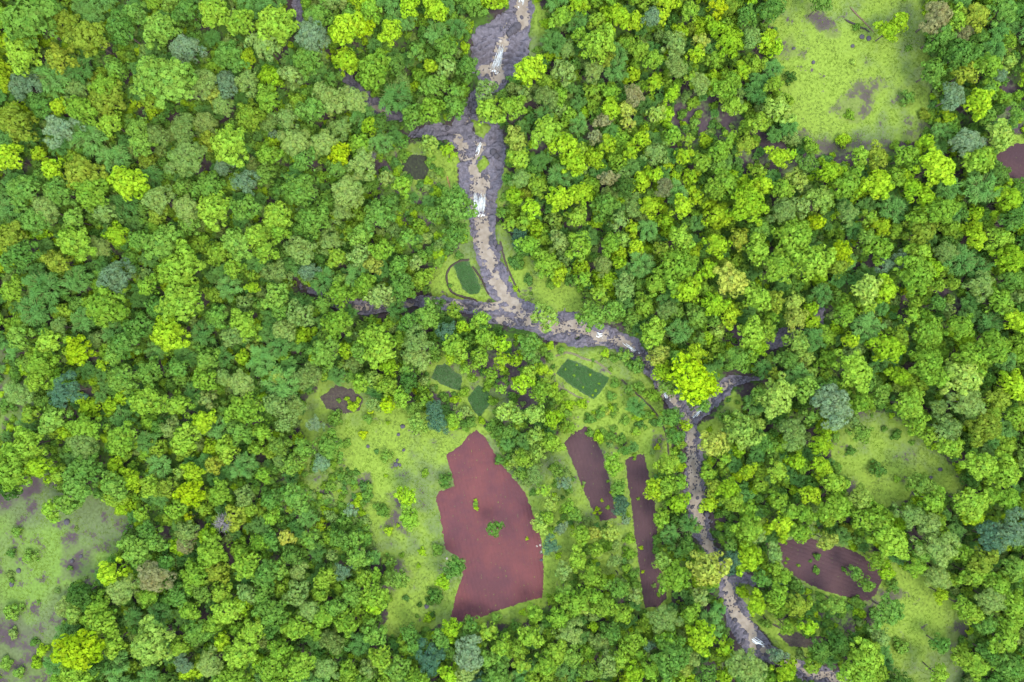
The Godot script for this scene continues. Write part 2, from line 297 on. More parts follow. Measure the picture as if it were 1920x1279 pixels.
	[-69.55, 33.11, 2.69, 7.88, "Y", "mid-sized yellow-green tree upper left of the bare grey tree"],
	[-90.06, 57.5, 2.71, 7.13, "N", "mid-sized light green tree above the wide yellow-lime tree"],
	[-86.42, 65.49, 2.7, 7.51, "N", "mid-sized light green tree right of the wide yellow-lime tree"],
	[-64.1, 50.1, 2.7, 7.19, "O", "mid-sized olive tree right of the pale straw-green tree"],
	[-65.78, 70.33, 2.71, 7.12, "P", "mid-sized pale sage tree lower right of the pale straw-green tree"],
	[-68.66, 63.17, 2.7, 7.5, "M", "mid-sized mid-green tree lower right of the pale straw-green tree"],
]
const TREES_FAR := [
	[-41.3, 60.12, 2.7, 7.38, "N"], [-36.29, 61.28, 2.7, 7.38, "N"], [-29.73, 63.61, 2.7, 7.38, "M"], [-50.59, 67.49, 2.7, 7.38, "N"], [-28.58, 69.04, 2.7, 7.38, "N"], [-24.72, 70.99, 2.7, 7.38, "M"],
	[-10.04, 71.76, 2.7, 7.38, "P"], [-52.89, 61.67, 2.7, 7.38, "D"], [33.87, 26.85, 2.69, 7.38, "N"], [17.36, 51.2, 2.7, 7.38, "N"], [3.86, 64, 2.7, 7.38, "N"], [20.07, 57.79, 2.7, 7.38, "N"],
	[33.98, 65.16, 2.7, 7.38, "N"], [26.26, 65.55, 2.7, 7.38, "N"], [12.74, 63.22, 2.7, 7.38, "P"], [7.73, 70.21, 2.7, 7.38, "N"], [20.86, 70.6, 2.7, 7.38, "P"], [69.7, 30.71, 2.7, 7.38, "N"],
	[76.29, 38.82, 2.7, 7.38, "N"], [86.69, 38.05, 2.7, 7.38, "P"], [90.17, 39.98, 2.7, 7.38, "P"], [88.56, 30.71, 2.7, 7.38, "M"], [91.29, 34.57, 2.7, 7.38, "N"], [92.18, 51.2, 2.7, 7.38, "P"],
	[99.89, 50.81, 2.7, 7.38, "N"], [71.05, 65.55, 2.7, 7.38, "D"], [60.27, 72.15, 2.7, 7.38, "L"], [103.9, 68.27, 2.7, 7.38, "G"], [109.52, 49.27, 2.7, 7.38, "M"], [-9.61, -57.97, 2.45, 7.11, "G"],
	[-36.91, -40.07, 2.46, 7.11, "Y"], [-5.66, -53.13, 2.45, 7.11, "P"], [60.78, -34.51, 2.47, 7.11, "Z"], [-80.42, -21.85, 2.49, 7.11, "M"], [-32.98, -18.81, 2.49, 7.11, "P"], [-28.18, -19.57, 2.49, 7.11, "N"],
	[43.81, -8.09, 2.5, 7.11, "L"], [39.62, 2.87, 2.5, 7.11, "L"], [75.59, 34.23, 2.51, 7.11, "Z"], [-56.29, -59.61, 2.25, 6.84, "L"], [-79.79, -45.32, 2.27, 6.84, "M"], [-75.67, -43.83, 2.27, 6.84, "P"],
	[-61.52, -50.14, 2.26, 6.84, "P"], [-65.39, -46.44, 2.27, 6.84, "P"], [-64.73, -42.72, 2.27, 6.84, "O"], [-70.43, -33.06, 2.28, 6.84, "M"], [-76.06, -27.08, 2.29, 6.84, "O"], [-69.64, -25.2, 2.3, 6.84, "M"],
	[-21.58, -69.89, 2.23, 6.84, "L"], [-24.79, -58.54, 2.25, 6.84, "G"], [-12.09, -49.8, 2.27, 6.84, "M"], [-37.6, -36.78, 2.28, 6.84, "G"], [-53.21, -35.67, 2.28, 6.84, "M"], [-0.76, -49.8, 2.27, 6.84, "N"],
	[-46.64, -56.36, 2.26, 6.84, "P"], [-36.67, -27.83, 2.29, 6.84, "P"], [-29.79, -69.21, 2.23, 6.84, "N"], [7.17, -52, 2.26, 6.84, "P"], [1.13, -49.8, 2.27, 6.84, "N"], [34.94, -58.17, 2.25, 6.84, "P"],
	[29.65, -59.61, 2.25, 6.84, "N"], [25.83, -51.99, 2.26, 6.84, "T"], [19.5, -60.33, 2.25, 6.84, "O"], [17.29, -57.09, 2.26, 6.84, "P"], [39.92, -54.55, 2.26, 6.84, "P"], [50.49, -63.9, 2.24, 6.84, "P"],
	[49.57, -68.15, 2.24, 6.84, "G"], [49.98, -41.98, 2.27, 6.84, "O"], [24.36, -33.06, 2.28, 6.84, "D"], [14.86, -31.57, 2.29, 6.84, "L"], [53.66, -33.44, 2.28, 6.84, "L"], [14.15, -26.71, 2.29, 6.84, "N"],
	[29.78, -28.95, 2.29, 6.84, "L"], [36.65, -28.95, 2.29, 6.84, "L"], [43.79, -32.69, 2.28, 6.84, "N"], [52.92, -46.44, 2.27, 6.84, "N"], [46.3, -55.28, 2.26, 6.84, "N"], [64.72, -70.8, 2.23, 6.84, "G"],
	[74.32, -39.38, 2.28, 6.84, "N"], [82.13, -34.92, 2.28, 6.84, "N"], [58.26, -32.69, 2.28, 6.84, "N"], [63, -37.89, 2.28, 6.84, "G"], [72.22, -27.46, 2.29, 6.84, "P"], [61.84, -28.95, 2.29, 6.84, "P"],
	[104.13, -35.67, 2.28, 6.84, "G"], [-103.26, 8.84, 2.31, 6.84, "N"], [-86.27, 3.06, 2.31, 6.84, "M"], [-67.09, 17.33, 2.31, 6.84, "L"], [-74.04, 18.88, 2.31, 6.84, "P"], [-78.86, -11.94, 2.31, 6.84, "N"],
	[-108.48, -11.18, 2.31, 6.84, "N"], [-63.89, -5.41, 2.31, 6.84, "M"], [-32.73, 2.29, 2.31, 6.84, "M"], [-14.24, -1.94, 2.31, 6.84, "K"], [-16.55, -6.95, 2.31, 6.84, "D"], [-22.33, -3.87, 2.31, 6.84, "G"],
	[-27.36, 9.61, 2.31, 6.84, "N"], [-22.35, 8.46, 2.31, 6.84, "D"], [-50.41, -6.95, 2.31, 6.84, "M"], [-49.66, -2.33, 2.31, 6.84, "P"], [-53.63, -23.39, 2.3, 6.84, "N"], [-50.17, -23.76, 2.3, 6.84, "N"],
	[-41.17, -8.1, 2.31, 6.84, "M"], [-47.03, 14.24, 2.31, 6.84, "P"], [-50.53, 22.74, 2.31, 6.84, "M"], [-54.38, 19.65, 2.31, 6.84, "N"], [-45.14, 23.51, 2.31, 6.84, "M"], [-5.78, -0.79, 2.31, 6.84, "N"],
	[10.36, -21.5, 2.3, 6.84, "P"], [21.94, -6.56, 2.31, 6.84, "M"], [31.97, 3.06, 2.31, 6.84, "W"], [32.75, 6.53, 2.31, 6.84, "L"], [3.85, 0.37, 2.31, 6.84, "G"], [5.01, 15.79, 2.31, 6.84, "Z"],
	[2.31, 9.23, 2.31, 6.84, "L"], [6.17, 11.16, 2.31, 6.84, "N"], [49.07, -22.25, 2.3, 6.84, "O"], [54, 21.19, 2.31, 6.84, "G"], [55.05, -1.94, 2.31, 6.84, "N"], [71.41, -19.21, 2.3, 6.84, "Y"],
	[70.34, -16.16, 2.31, 6.84, "O"], [76.68, -21.87, 2.3, 6.84, "M"], [90.72, -15.78, 2.31, 6.84, "L"], [93.67, -19.21, 2.3, 6.84, "P"], [100.43, -22.25, 2.3, 6.84, "L"], [56.95, -8.48, 2.31, 6.84, "O"],
	[72.35, -5.79, 2.31, 6.84, "N"], [83.93, -1.17, 2.31, 6.84, "N"], [80.16, 11.54, 2.31, 6.84, "M"], [109.49, 16.17, 2.31, 6.84, "N"], [104.1, 16.17, 2.31, 6.84, "N"], [67.12, 22.35, 2.31, 6.84, "L"],
	[91.02, 20.42, 2.31, 6.84, "N"], [75.98, 20.04, 2.31, 6.84, "M"], [93.24, 8.07, 2.31, 6.84, "N"], [68.59, 10, 2.31, 6.84, "G"], [105.61, 12.7, 2.31, 6.84, "O"], [-100.02, 36.59, 2.32, 6.84, "N"],
	[-86.49, 33.88, 2.32, 6.84, "N"], [-78.75, 31.56, 2.32, 6.84, "N"], [-72.99, 36.59, 2.32, 6.84, "N"], [-79.59, 41.63, 2.32, 6.84, "G"], [-77.67, 43.95, 2.32, 6.84, "M"], [-79.29, 55.6, 2.32, 6.84, "N"],
	[-95.18, 59.48, 2.32, 6.84, "Z"], [-90.62, 71.16, 2.32, 6.84, "D"], [-72.78, 66.49, 2.32, 6.84, "N"], [-58.8, 57.54, 2.32, 6.84, "L"], [-67.68, 54.82, 2.32, 6.84, "M"], [-65.01, 61.82, 2.32, 6.84, "N"],
	[-72.71, 55.6, 2.32, 6.84, "G"], [-70.41, 58.71, 2.32, 6.84, "N"], [-57.63, 54.82, 2.32, 6.84, "P"], [-63.7, 33.11, 2.32, 6.84, "N"], [-58.3, 33.88, 2.32, 6.84, "P"], [-70.7, 41.63, 2.32, 6.84, "P"],
	[-63.43, 54.82, 2.32, 6.84, "N"], [-12.18, 49.19, 2.32, 6.84, "G"], [-24.75, 52.1, 2.32, 6.84, "M"], [-34.81, 55.21, 2.32, 6.84, "M"], [-33.63, 47.06, 2.32, 6.84, "M"], [-40.98, 51.71, 2.32, 6.84, "N"],
	[-40.66, 71.55, 2.32, 6.84, "P"], [-35.63, 71.94, 2.32, 6.84, "N"], [-15.48, 65.32, 2.32, 6.84, "G"], [-5.42, 69.21, 2.32, 6.84, "M"], [-1.94, 66.49, 2.32, 6.84, "N"], [-13.56, 72.72, 2.32, 6.84, "L"],
	[-47.85, 26.91, 2.32, 6.84, "M"], [-38.68, 57.93, 2.32, 6.84, "M"], [-44.1, 58.71, 2.32, 6.84, "P"], [-54.53, 55.6, 2.32, 6.84, "M"], [-37.48, 43.18, 2.32, 6.84, "G"], [-20.92, 73.5, 2.32, 6.84, "N"],
	[22, 26.91, 2.32, 6.84, "N"], [30.88, 32.33, 2.32, 6.84, "L"], [33.58, 31.56, 2.32, 6.84, "N"], [36.3, 35.04, 2.32, 6.84, "L"], [47.1, 32.33, 2.32, 6.84, "L"], [48.26, 34.65, 2.32, 6.84, "N"],
	[47.93, 47.45, 2.32, 6.84, "K"], [11.6, 54.82, 2.32, 6.84, "M"], [10.45, 60.26, 2.32, 6.84, "N"], [17.79, 55.6, 2.32, 6.84, "N"], [23.99, 59.48, 2.32, 6.84, "N"], [23.62, 69.21, 2.32, 6.84, "N"],
	[21.67, 63.37, 2.32, 6.84, "G"], [9.68, 67.65, 2.32, 6.84, "N"], [13.16, 68.82, 2.32, 6.84, "M"], [17.04, 71.94, 2.32, 6.84, "M"], [26.72, 72.33, 2.32, 6.84, "L"], [30.21, 71.94, 2.32, 6.84, "N"],
	[42.6, 72.72, 2.32, 6.84, "G"], [1.16, 66.88, 2.32, 6.84, "N"], [57.89, 28.46, 2.32, 6.84, "N"], [64.86, 33.49, 2.32, 6.84, "L"], [58.71, 39.69, 2.32, 6.84, "L"], [62.59, 41.63, 2.32, 6.84, "N"],
	[100.42, 38.14, 2.32, 6.84, "L"], [103.86, 33.88, 2.32, 6.84, "N"], [88.14, 49, 2.32, 6.84, "N"], [80.12, 64.54, 2.32, 6.84, "P"], [98.35, 69.21, 2.32, 6.84, "N"], [98.26, 57.93, 2.32, 6.84, "N"],
	[62.28, 57.54, 2.32, 6.84, "O"], [58.02, 55.6, 2.32, 6.84, "N"], [67.36, 67.26, 2.32, 6.84, "G"], [79.78, 72.72, 2.32, 6.84, "N"], [92.95, 72.72, 2.32, 6.84, "N"], [103.71, 61.82, 2.32, 6.84, "G"],
	[108.35, 61.82, 2.32, 6.84, "N"], [63.34, 37.37, 2.32, 6.84, "N"], [107.72, 34.27, 2.32, 6.84, "N"], [98.17, 46.28, 2.32, 6.84, "N"], [88.89, 46.28, 2.32, 6.84, "M"], [70.79, 57.54, 2.32, 6.84, "M"],
	[-20.45, 18.11, 2.24, 6.73, "Z"], [-98.48, -36.83, 2.09, 6.57, "L"], [-13.95, -58.38, 2.07, 6.57, "P"], [-17.43, -42.01, 2.08, 6.57, "Z"], [-38.06, -55.34, 2.07, 6.57, "G"], [-26.36, -29.74, 2.1, 6.57, "G"],
	[21.17, -49.46, 2.08, 6.57, "L"], [44.39, -40.54, 2.09, 6.57, "N"], [1.52, -38.98, 2.08, 6.57, "N"], [4.21, -28.68, 2.11, 6.57, "L"], [93.72, -67.52, 2.05, 6.57, "N"], [78.21, -39.43, 2.09, 6.57, "O"],
	[86.14, -33.1, 2.1, 6.57, "L"], [-88.93, -20.38, 2.11, 6.57, "P"], [-6.94, -4.64, 2.12, 6.57, "N"], [-23.92, 11.94, 2.12, 6.57, "N"], [-16.21, 17.74, 2.12, 6.57, "K"], [-49.42, 17.74, 2.12, 6.57, "P"],
	[-6.94, 3.45, 2.12, 6.57, "N"], [61.25, -8.49, 2.12, 6.57, "Z"], [-69.55, 28.88, 2.13, 6.57, "L"], [-74.98, 31.98, 2.13, 6.57, "O"], [-23, 33.92, 2.13, 6.57, "L"], [-13.17, 63.06, 2.13, 6.57, "L"],
	[67.22, 26.95, 2.12, 6.57, "L"], [68.48, 43.62, 2.13, 6.57, "W"], [-22.45, 38.6, 2.01, 6.41, "N"], [-63.51, -52.11, 1.89, 6.3, "W"], [-31.44, -66.18, 1.87, 6.3, "Y"], [-12.11, -52.91, 1.89, 6.3, "M"],
	[-23.65, -33.51, 1.91, 6.3, "N"], [-28.04, -46.55, 1.89, 6.3, "D"], [-30.32, -46.18, 1.89, 6.3, "L"], [-16.88, -27.56, 1.92, 6.3, "G"], [-20.31, -61.24, 1.88, 6.3, "G"], [43.28, -70.08, 1.87, 6.3, "Y"],
	[39.09, -60.83, 1.88, 6.3, "L"], [30.86, -48.41, 1.89, 6.3, "Z"], [25.79, -67.6, 1.87, 6.3, "L"], [29.51, -68.31, 1.87, 6.3, "B"], [13.8, -70.43, 1.86, 6.3, "L"], [10.46, -68.28, 1.87, 6.3, "N"],
	[48.61, -57.23, 1.88, 6.3, "L"], [53.26, -63.34, 1.88, 6.3, "L"], [20.5, -42.08, 1.9, 6.3, "L"], [27.7, -43.19, 1.9, 6.3, "L"], [36.87, -39.47, 1.9, 6.3, "L"], [40.7, -38.36, 1.9, 6.3, "N"],
	[34.51, -43.94, 1.9, 6.3, "N"], [1.9, -34.9, 1.9, 6.3, "P"], [5.33, -33.45, 1.9, 6.3, "N"], [32.63, -33.14, 1.91, 6.3, "T"], [23, -26.01, 1.92, 6.3, "P"], [46.92, -50.26, 1.89, 6.3, "N"],
	[0.38, -31.22, 1.91, 6.3, "L"], [37.33, -69.38, 1.87, 6.3, "N"], [17.95, -67.25, 1.87, 6.3, "N"], [27.05, -61.55, 1.88, 6.3, "N"], [79.38, -65.47, 1.87, 6.3, "L"], [81.7, -67.25, 1.87, 6.3, "L"],
	[95.51, -65.12, 1.87, 6.3, "T"], [101.49, -48.04, 1.89, 6.3, "M"], [89.43, -30.9, 1.91, 6.3, "L"], [57.02, -39.47, 1.9, 6.3, "L"], [-104.74, 16.21, 1.93, 6.3, "N"], [-60.5, -15.82, 1.93, 6.3, "N"],
	[-98.4, -3.11, 1.93, 6.3, "P"], [-72.6, 5.77, 1.93, 6.3, "G"], [-66.26, 12.73, 1.93, 6.3, "P"], [-62.57, 8.09, 1.93, 6.3, "P"], [-30.13, 8.09, 1.93, 6.3, "Z"], [-32.83, 9.25, 1.93, 6.3, "N"],
	[-27.03, 5.39, 1.93, 6.3, "L"], [-17, 14.86, 1.93, 6.3, "K"], [-44.32, -15.05, 1.93, 6.3, "B"], [-30.43, -16.97, 1.93, 6.3, "W"], [-38.12, -18.11, 1.93, 6.3, "N"], [-1.55, 15.44, 1.93, 6.3, "Z"],
	[-2.32, 4.23, 1.93, 6.3, "L"], [-2.32, 0.75, 1.93, 6.3, "L"], [-24.66, -16.2, 1.93, 6.3, "M"], [-22.67, -22.31, 1.92, 6.3, "M"], [3.85, -20.8, 1.92, 6.3, "N"], [19.65, -16.58, 1.93, 6.3, "P"],
	[21.53, -21.17, 1.92, 6.3, "N"], [18.9, -10.05, 1.93, 6.3, "N"], [32.7, -19.64, 1.92, 6.3, "O"], [42.78, -15.43, 1.93, 6.3, "L"], [33.56, -6.58, 1.93, 6.3, "P"], [3.86, 3.07, 1.93, 6.3, "G"],
	[8.89, 16.99, 1.93, 6.3, "L"], [8.51, 22.02, 1.93, 6.3, "N"], [5.03, 20.47, 1.93, 6.3, "Z"], [54.09, 11.96, 1.93, 6.3, "M"], [33.99, 10.02, 1.93, 6.3, "M"], [34.78, 16.6, 1.93, 6.3, "G"],
	[35.57, 20.86, 1.93, 6.3, "G"], [83.95, -17.73, 1.93, 6.3, "B"], [80.9, -16.58, 1.93, 6.3, "B"], [77.15, -7.73, 1.93, 6.3, "N"], [86.81, -5.42, 1.93, 6.3, "N"], [84.58, 7.7, 1.93, 6.3, "L"],
	[92.74, 14.67, 1.93, 6.3, "P"], [60.23, 4.23, 1.93, 6.3, "G"], [64.93, 16.21, 1.93, 6.3, "M"], [77.64, 9.25, 1.93, 6.3, "G"], [-98.27, 29.31, 1.93, 6.3, "N"], [-83.19, 30.47, 1.93, 6.3, "L"],
	[-66.62, 42.51, 1.94, 6.3, "L"], [-71.27, 44.45, 1.94, 6.3, "T"], [-71.81, 70.55, 1.94, 6.3, "B"], [-63.25, 65.87, 1.94, 6.3, "L"], [-64.98, 26.98, 1.93, 6.3, "O"], [-75.95, 48.73, 1.94, 6.3, "G"],
	[-41.87, 54.95, 1.94, 6.3, "N"], [-46.5, 50.28, 1.94, 6.3, "P"], [-50.77, 49.89, 1.94, 6.3, "M"], [-30.25, 57.68, 1.94, 6.3, "L"], [-36.82, 50.28, 1.94, 6.3, "B"], [-32.56, 51.84, 1.94, 6.3, "N"],
	[-31.44, 71.33, 1.94, 6.3, "P"], [-5.43, 63.53, 1.94, 6.3, "N"], [-8.92, 62.36, 1.94, 6.3, "G"], [-41.39, 26.21, 1.93, 6.3, "B"], [-20.95, 66.65, 1.94, 6.3, "G"], [-44.15, 43.28, 1.94, 6.3, "M"],
	[-34.08, 43.28, 1.94, 6.3, "M"], [8.33, 44.45, 1.94, 6.3, "K"], [15.1, 42.51, 1.94, 6.3, "N"], [23.61, 35.71, 1.94, 6.3, "K"], [14.34, 47.95, 1.94, 6.3, "N"], [11.24, 49.89, 1.94, 6.3, "P"],
	[32.52, 38.62, 1.94, 6.3, "N"], [32.94, 48.34, 1.94, 6.3, "Z"], [36.37, 30.86, 1.93, 6.3, "N"], [36.42, 45.62, 1.94, 6.3, "D"], [41.1, 55.73, 1.94, 6.3, "P"], [15.51, 57.68, 1.94, 6.3, "Z"],
	[5.04, 59.63, 1.94, 6.3, "N"], [23.26, 54.18, 1.94, 6.3, "M"], [38.78, 60.02, 1.94, 6.3, "N"], [38.81, 69.38, 1.94, 6.3, "P"], [46.57, 67.04, 1.94, 6.3, "L"], [46.59, 73.28, 1.94, 6.3, "L"],
	[1.94, 70.55, 1.94, 6.3, "N"], [53.51, 57.68, 1.94, 6.3, "L"], [54.26, 51.84, 1.94, 6.3, "G"], [93.91, 66.65, 1.94, 6.3, "G"], [100.84, 59.63, 1.94, 6.3, "N"], [64.78, 62.36, 1.94, 6.3, "L"],
	[100.21, 30.47, 1.93, 6.3, "D"], [58.06, 34.74, 1.94, 6.3, "N"], [60.39, 37.46, 1.94, 6.3, "N"], [21.5, 41.75, 1.86, 6.19, "Z"], [-96.61, -49.95, 1.7, 6.03, "L"], [-62.11, -37.29, 1.71, 6.03, "B"],
	[-13.68, -40.59, 1.71, 6.03, "L"], [42.9, -66.26, 1.69, 6.03, "L"], [40, -63.41, 1.69, 6.03, "W"], [30.05, -54.74, 1.7, 6.03, "L"], [24.63, -49.58, 1.71, 6.03, "W"], [25.48, -40.64, 1.71, 6.03, "L"],
	[88.53, -42.69, 1.71, 6.03, "L"], [77.12, -26.8, 1.73, 6.03, "N"], [66.04, -25.67, 1.73, 6.03, "Y"], [-36.33, 1.91, 1.74, 6.03, "L"], [-12.76, 3.46, 1.74, 6.03, "L"], [-12.75, -6.59, 1.74, 6.03, "N"],
	[-27.08, 13.91, 1.74, 6.03, "Y"], [-22.81, 6.17, 1.74, 6.03, "M"], [-42.96, 18.17, 1.74, 6.03, "B"], [15.44, -13.53, 1.74, 6.03, "N"], [35.56, 3.46, 1.74, 6.03, "M"], [1.16, 16.23, 1.74, 6.03, "Z"],
	[3.87, 6.94, 1.74, 6.03, "N"], [73.81, -0.02, 1.74, 6.03, "L"], [5.04, 29.34, 1.74, 6.03, "P"], [44.17, 32.06, 1.74, 6.03, "O"], [43, 28.95, 1.74, 6.03, "N"], [62.16, 26.24, 1.74, 6.03, "L"],
	[79.53, 48.01, 1.75, 6.03, "N"], [81.87, 50.34, 1.75, 6.03, "L"], [65.68, 71.03, 1.75, 6.03, "N"], [-3.88, 41.03, 1.63, 5.87, "G"], [-49.36, 42.98, 1.63, 5.87, "W"], [6.01, 40.25, 1.63, 5.87, "Z"],
	[77.68, 53.5, 1.63, 5.87, "M"], [-108.03, -54.81, 1.51, 5.76, "L"], [-101.69, -40.31, 1.52, 5.76, "L"], [-17.38, -58.52, 1.51, 5.76, "L"], [-27.12, -35.09, 1.53, 5.76, "P"], [24.69, -46.66, 1.52, 5.76, "W"],
	[19.75, -47.41, 1.52, 5.76, "T"], [17.87, -43.67, 1.52, 5.76, "T"], [31.46, -68.47, 1.5, 5.76, "L"], [14.27, -64.91, 1.5, 5.76, "N"], [44.44, -37.7, 1.53, 5.76, "M"], [30.93, -35.84, 1.53, 5.76, "L"],
	[20.63, -35.09, 1.53, 5.76, "T"], [38.19, -55.91, 1.51, 5.76, "N"], [54.66, -64.56, 1.5, 5.76, "L"], [56, -54.81, 1.51, 5.76, "N"], [84.01, -35.84, 1.53, 5.76, "L"], [107.79, -48.53, 1.52, 5.76, "M"],
	[64.33, -41.43, 1.52, 5.76, "N"], [-65.33, -10.07, 1.55, 5.76, "N"], [-67.78, 12.37, 1.55, 5.76, "G"], [-17.03, 1.53, 1.55, 5.76, "M"], [-30.21, 13.92, 1.55, 5.76, "P"], [-51.1, 7.72, 1.55, 5.76, "Z"],
	[-1.16, 19.74, 1.55, 5.76, "G"], [-4.65, 7.34, 1.55, 5.76, "N"], [-13.17, 17.42, 1.55, 5.76, "N"], [-20.85, -17.01, 1.54, 5.76, "P"], [-6.58, -3.11, 1.55, 5.76, "G"], [23.17, -17.01, 1.54, 5.76, "L"],
	[26.99, -20.45, 1.54, 5.76, "L"], [26.3, -5.05, 1.55, 5.76, "M"], [0.77, 4.24, 1.55, 5.76, "L"], [41.01, -0.02, 1.55, 5.76, "M"], [37.17, 10.05, 1.55, 5.76, "K"], [41.83, 13.92, 1.55, 5.76, "M"],
	[56.91, 7.34, 1.55, 5.76, "O"], [74.39, 17.42, 1.55, 5.76, "P"], [95.86, -12.39, 1.55, 5.76, "N"], [92.77, -12, 1.55, 5.76, "N"], [87.77, -8.53, 1.55, 5.76, "N"], [92.8, -8.14, 1.55, 5.76, "G"],
	[-57.43, 36.77, 1.55, 5.76, "N"], [-81.11, 37.94, 1.55, 5.76, "N"], [-15.15, 52.75, 1.55, 5.76, "L"], [-54.3, 29.38, 1.55, 5.76, "N"], [-22.56, 63.68, 1.56, 5.76, "G"], [-10.11, 63.68, 1.56, 5.76, "G"],
	[-52.8, 43.39, 1.55, 5.76, "G"], [11.44, 30.93, 1.55, 5.76, "B"], [8.54, 35.6, 1.55, 5.76, "Z"], [9.89, 28.21, 1.55, 5.76, "M"], [13.58, 37.94, 1.55, 5.76, "M"], [12.42, 36.38, 1.55, 5.76, "N"],
	[23.27, 32.1, 1.55, 5.76, "M"], [2.33, 25.88, 1.55, 5.76, "N"], [53.96, 42.61, 1.55, 5.76, "P"], [51.58, 28.6, 1.55, 5.76, "L"], [54.3, 31.32, 1.55, 5.76, "N"], [43.46, 35.99, 1.55, 5.76, "L"],
	[27.21, 55.87, 1.55, 5.76, "P"], [6.98, 32.49, 1.55, 5.76, "N"], [18.64, 45.73, 1.55, 5.76, "N"], [19.43, 52.75, 1.55, 5.76, "N"], [38.44, 45.34, 1.55, 5.76, "G"], [48.17, 49.63, 1.55, 5.76, "K"],
	[47.76, 44.95, 1.55, 5.76, "G"], [75.37, 50.8, 1.55, 5.76, "G"], [60.27, 62.9, 1.56, 5.76, "N"], [57.48, 46.51, 1.55, 5.76, "P"], [57.49, 49.63, 1.55, 5.76, "N"], [59.44, 51.58, 1.55, 5.76, "N"],
	[75.46, 65.64, 1.56, 5.76, "D"], [58.36, 69.16, 1.56, 5.76, "B"], [34.14, -52.67, 1.33, 5.49, "L"], [59.88, -39.99, 1.33, 5.49, "L"], [-43.01, 3.47, 1.36, 5.49, "L"], [-10.84, -3.12, 1.36, 5.49, "L"],
	[-21.72, 14.72, 1.36, 5.49, "M"], [38.02, 18.6, 1.36, 5.49, "L"], [6.59, 6.18, 1.36, 5.49, "L"], [-35.36, 37.2, 1.36, 5.49, "B"], [18.07, 42.08, 1.36, 5.49, "W"], [7.77, 38.76, 1.36, 5.49, "N"],
	[94.16, 55.55, 1.36, 5.49, "L"], [-39.5, 46.99, 1.25, 5.33, "P"], [-56.57, -11.64, 1.16, 5.22, "L"], [-8.15, 5.41, 1.16, 5.22, "N"], [-8.73, 8.13, 1.16, 5.22, "N"], [-2.33, 10.46, 1.16, 5.22, "N"],
	[-10.09, 6.19, 1.16, 5.22, "N"], [39.53, -9.71, 1.16, 5.22, "O"], [42.66, -0.8, 1.16, 5.22, "L"], [7.37, 8.52, 1.16, 5.22, "N"], [-29.99, 51.7, 1.17, 5.22, "N"], [10.7, 41.15, 1.17, 5.22, "B"],
	[22.58, 48.18, 1.17, 5.22, "P"], [30.02, 66.97, 1.17, 5.22, "B"], [40.86, 41.15, 1.17, 5.22, "M"], [67.25, 29.06, 1.17, 5.22, "L"], [-70.84, 38.83, 1.09, 5.11, "Y"], [24.93, 39.25, 0.97, 4.95, "B"],
]
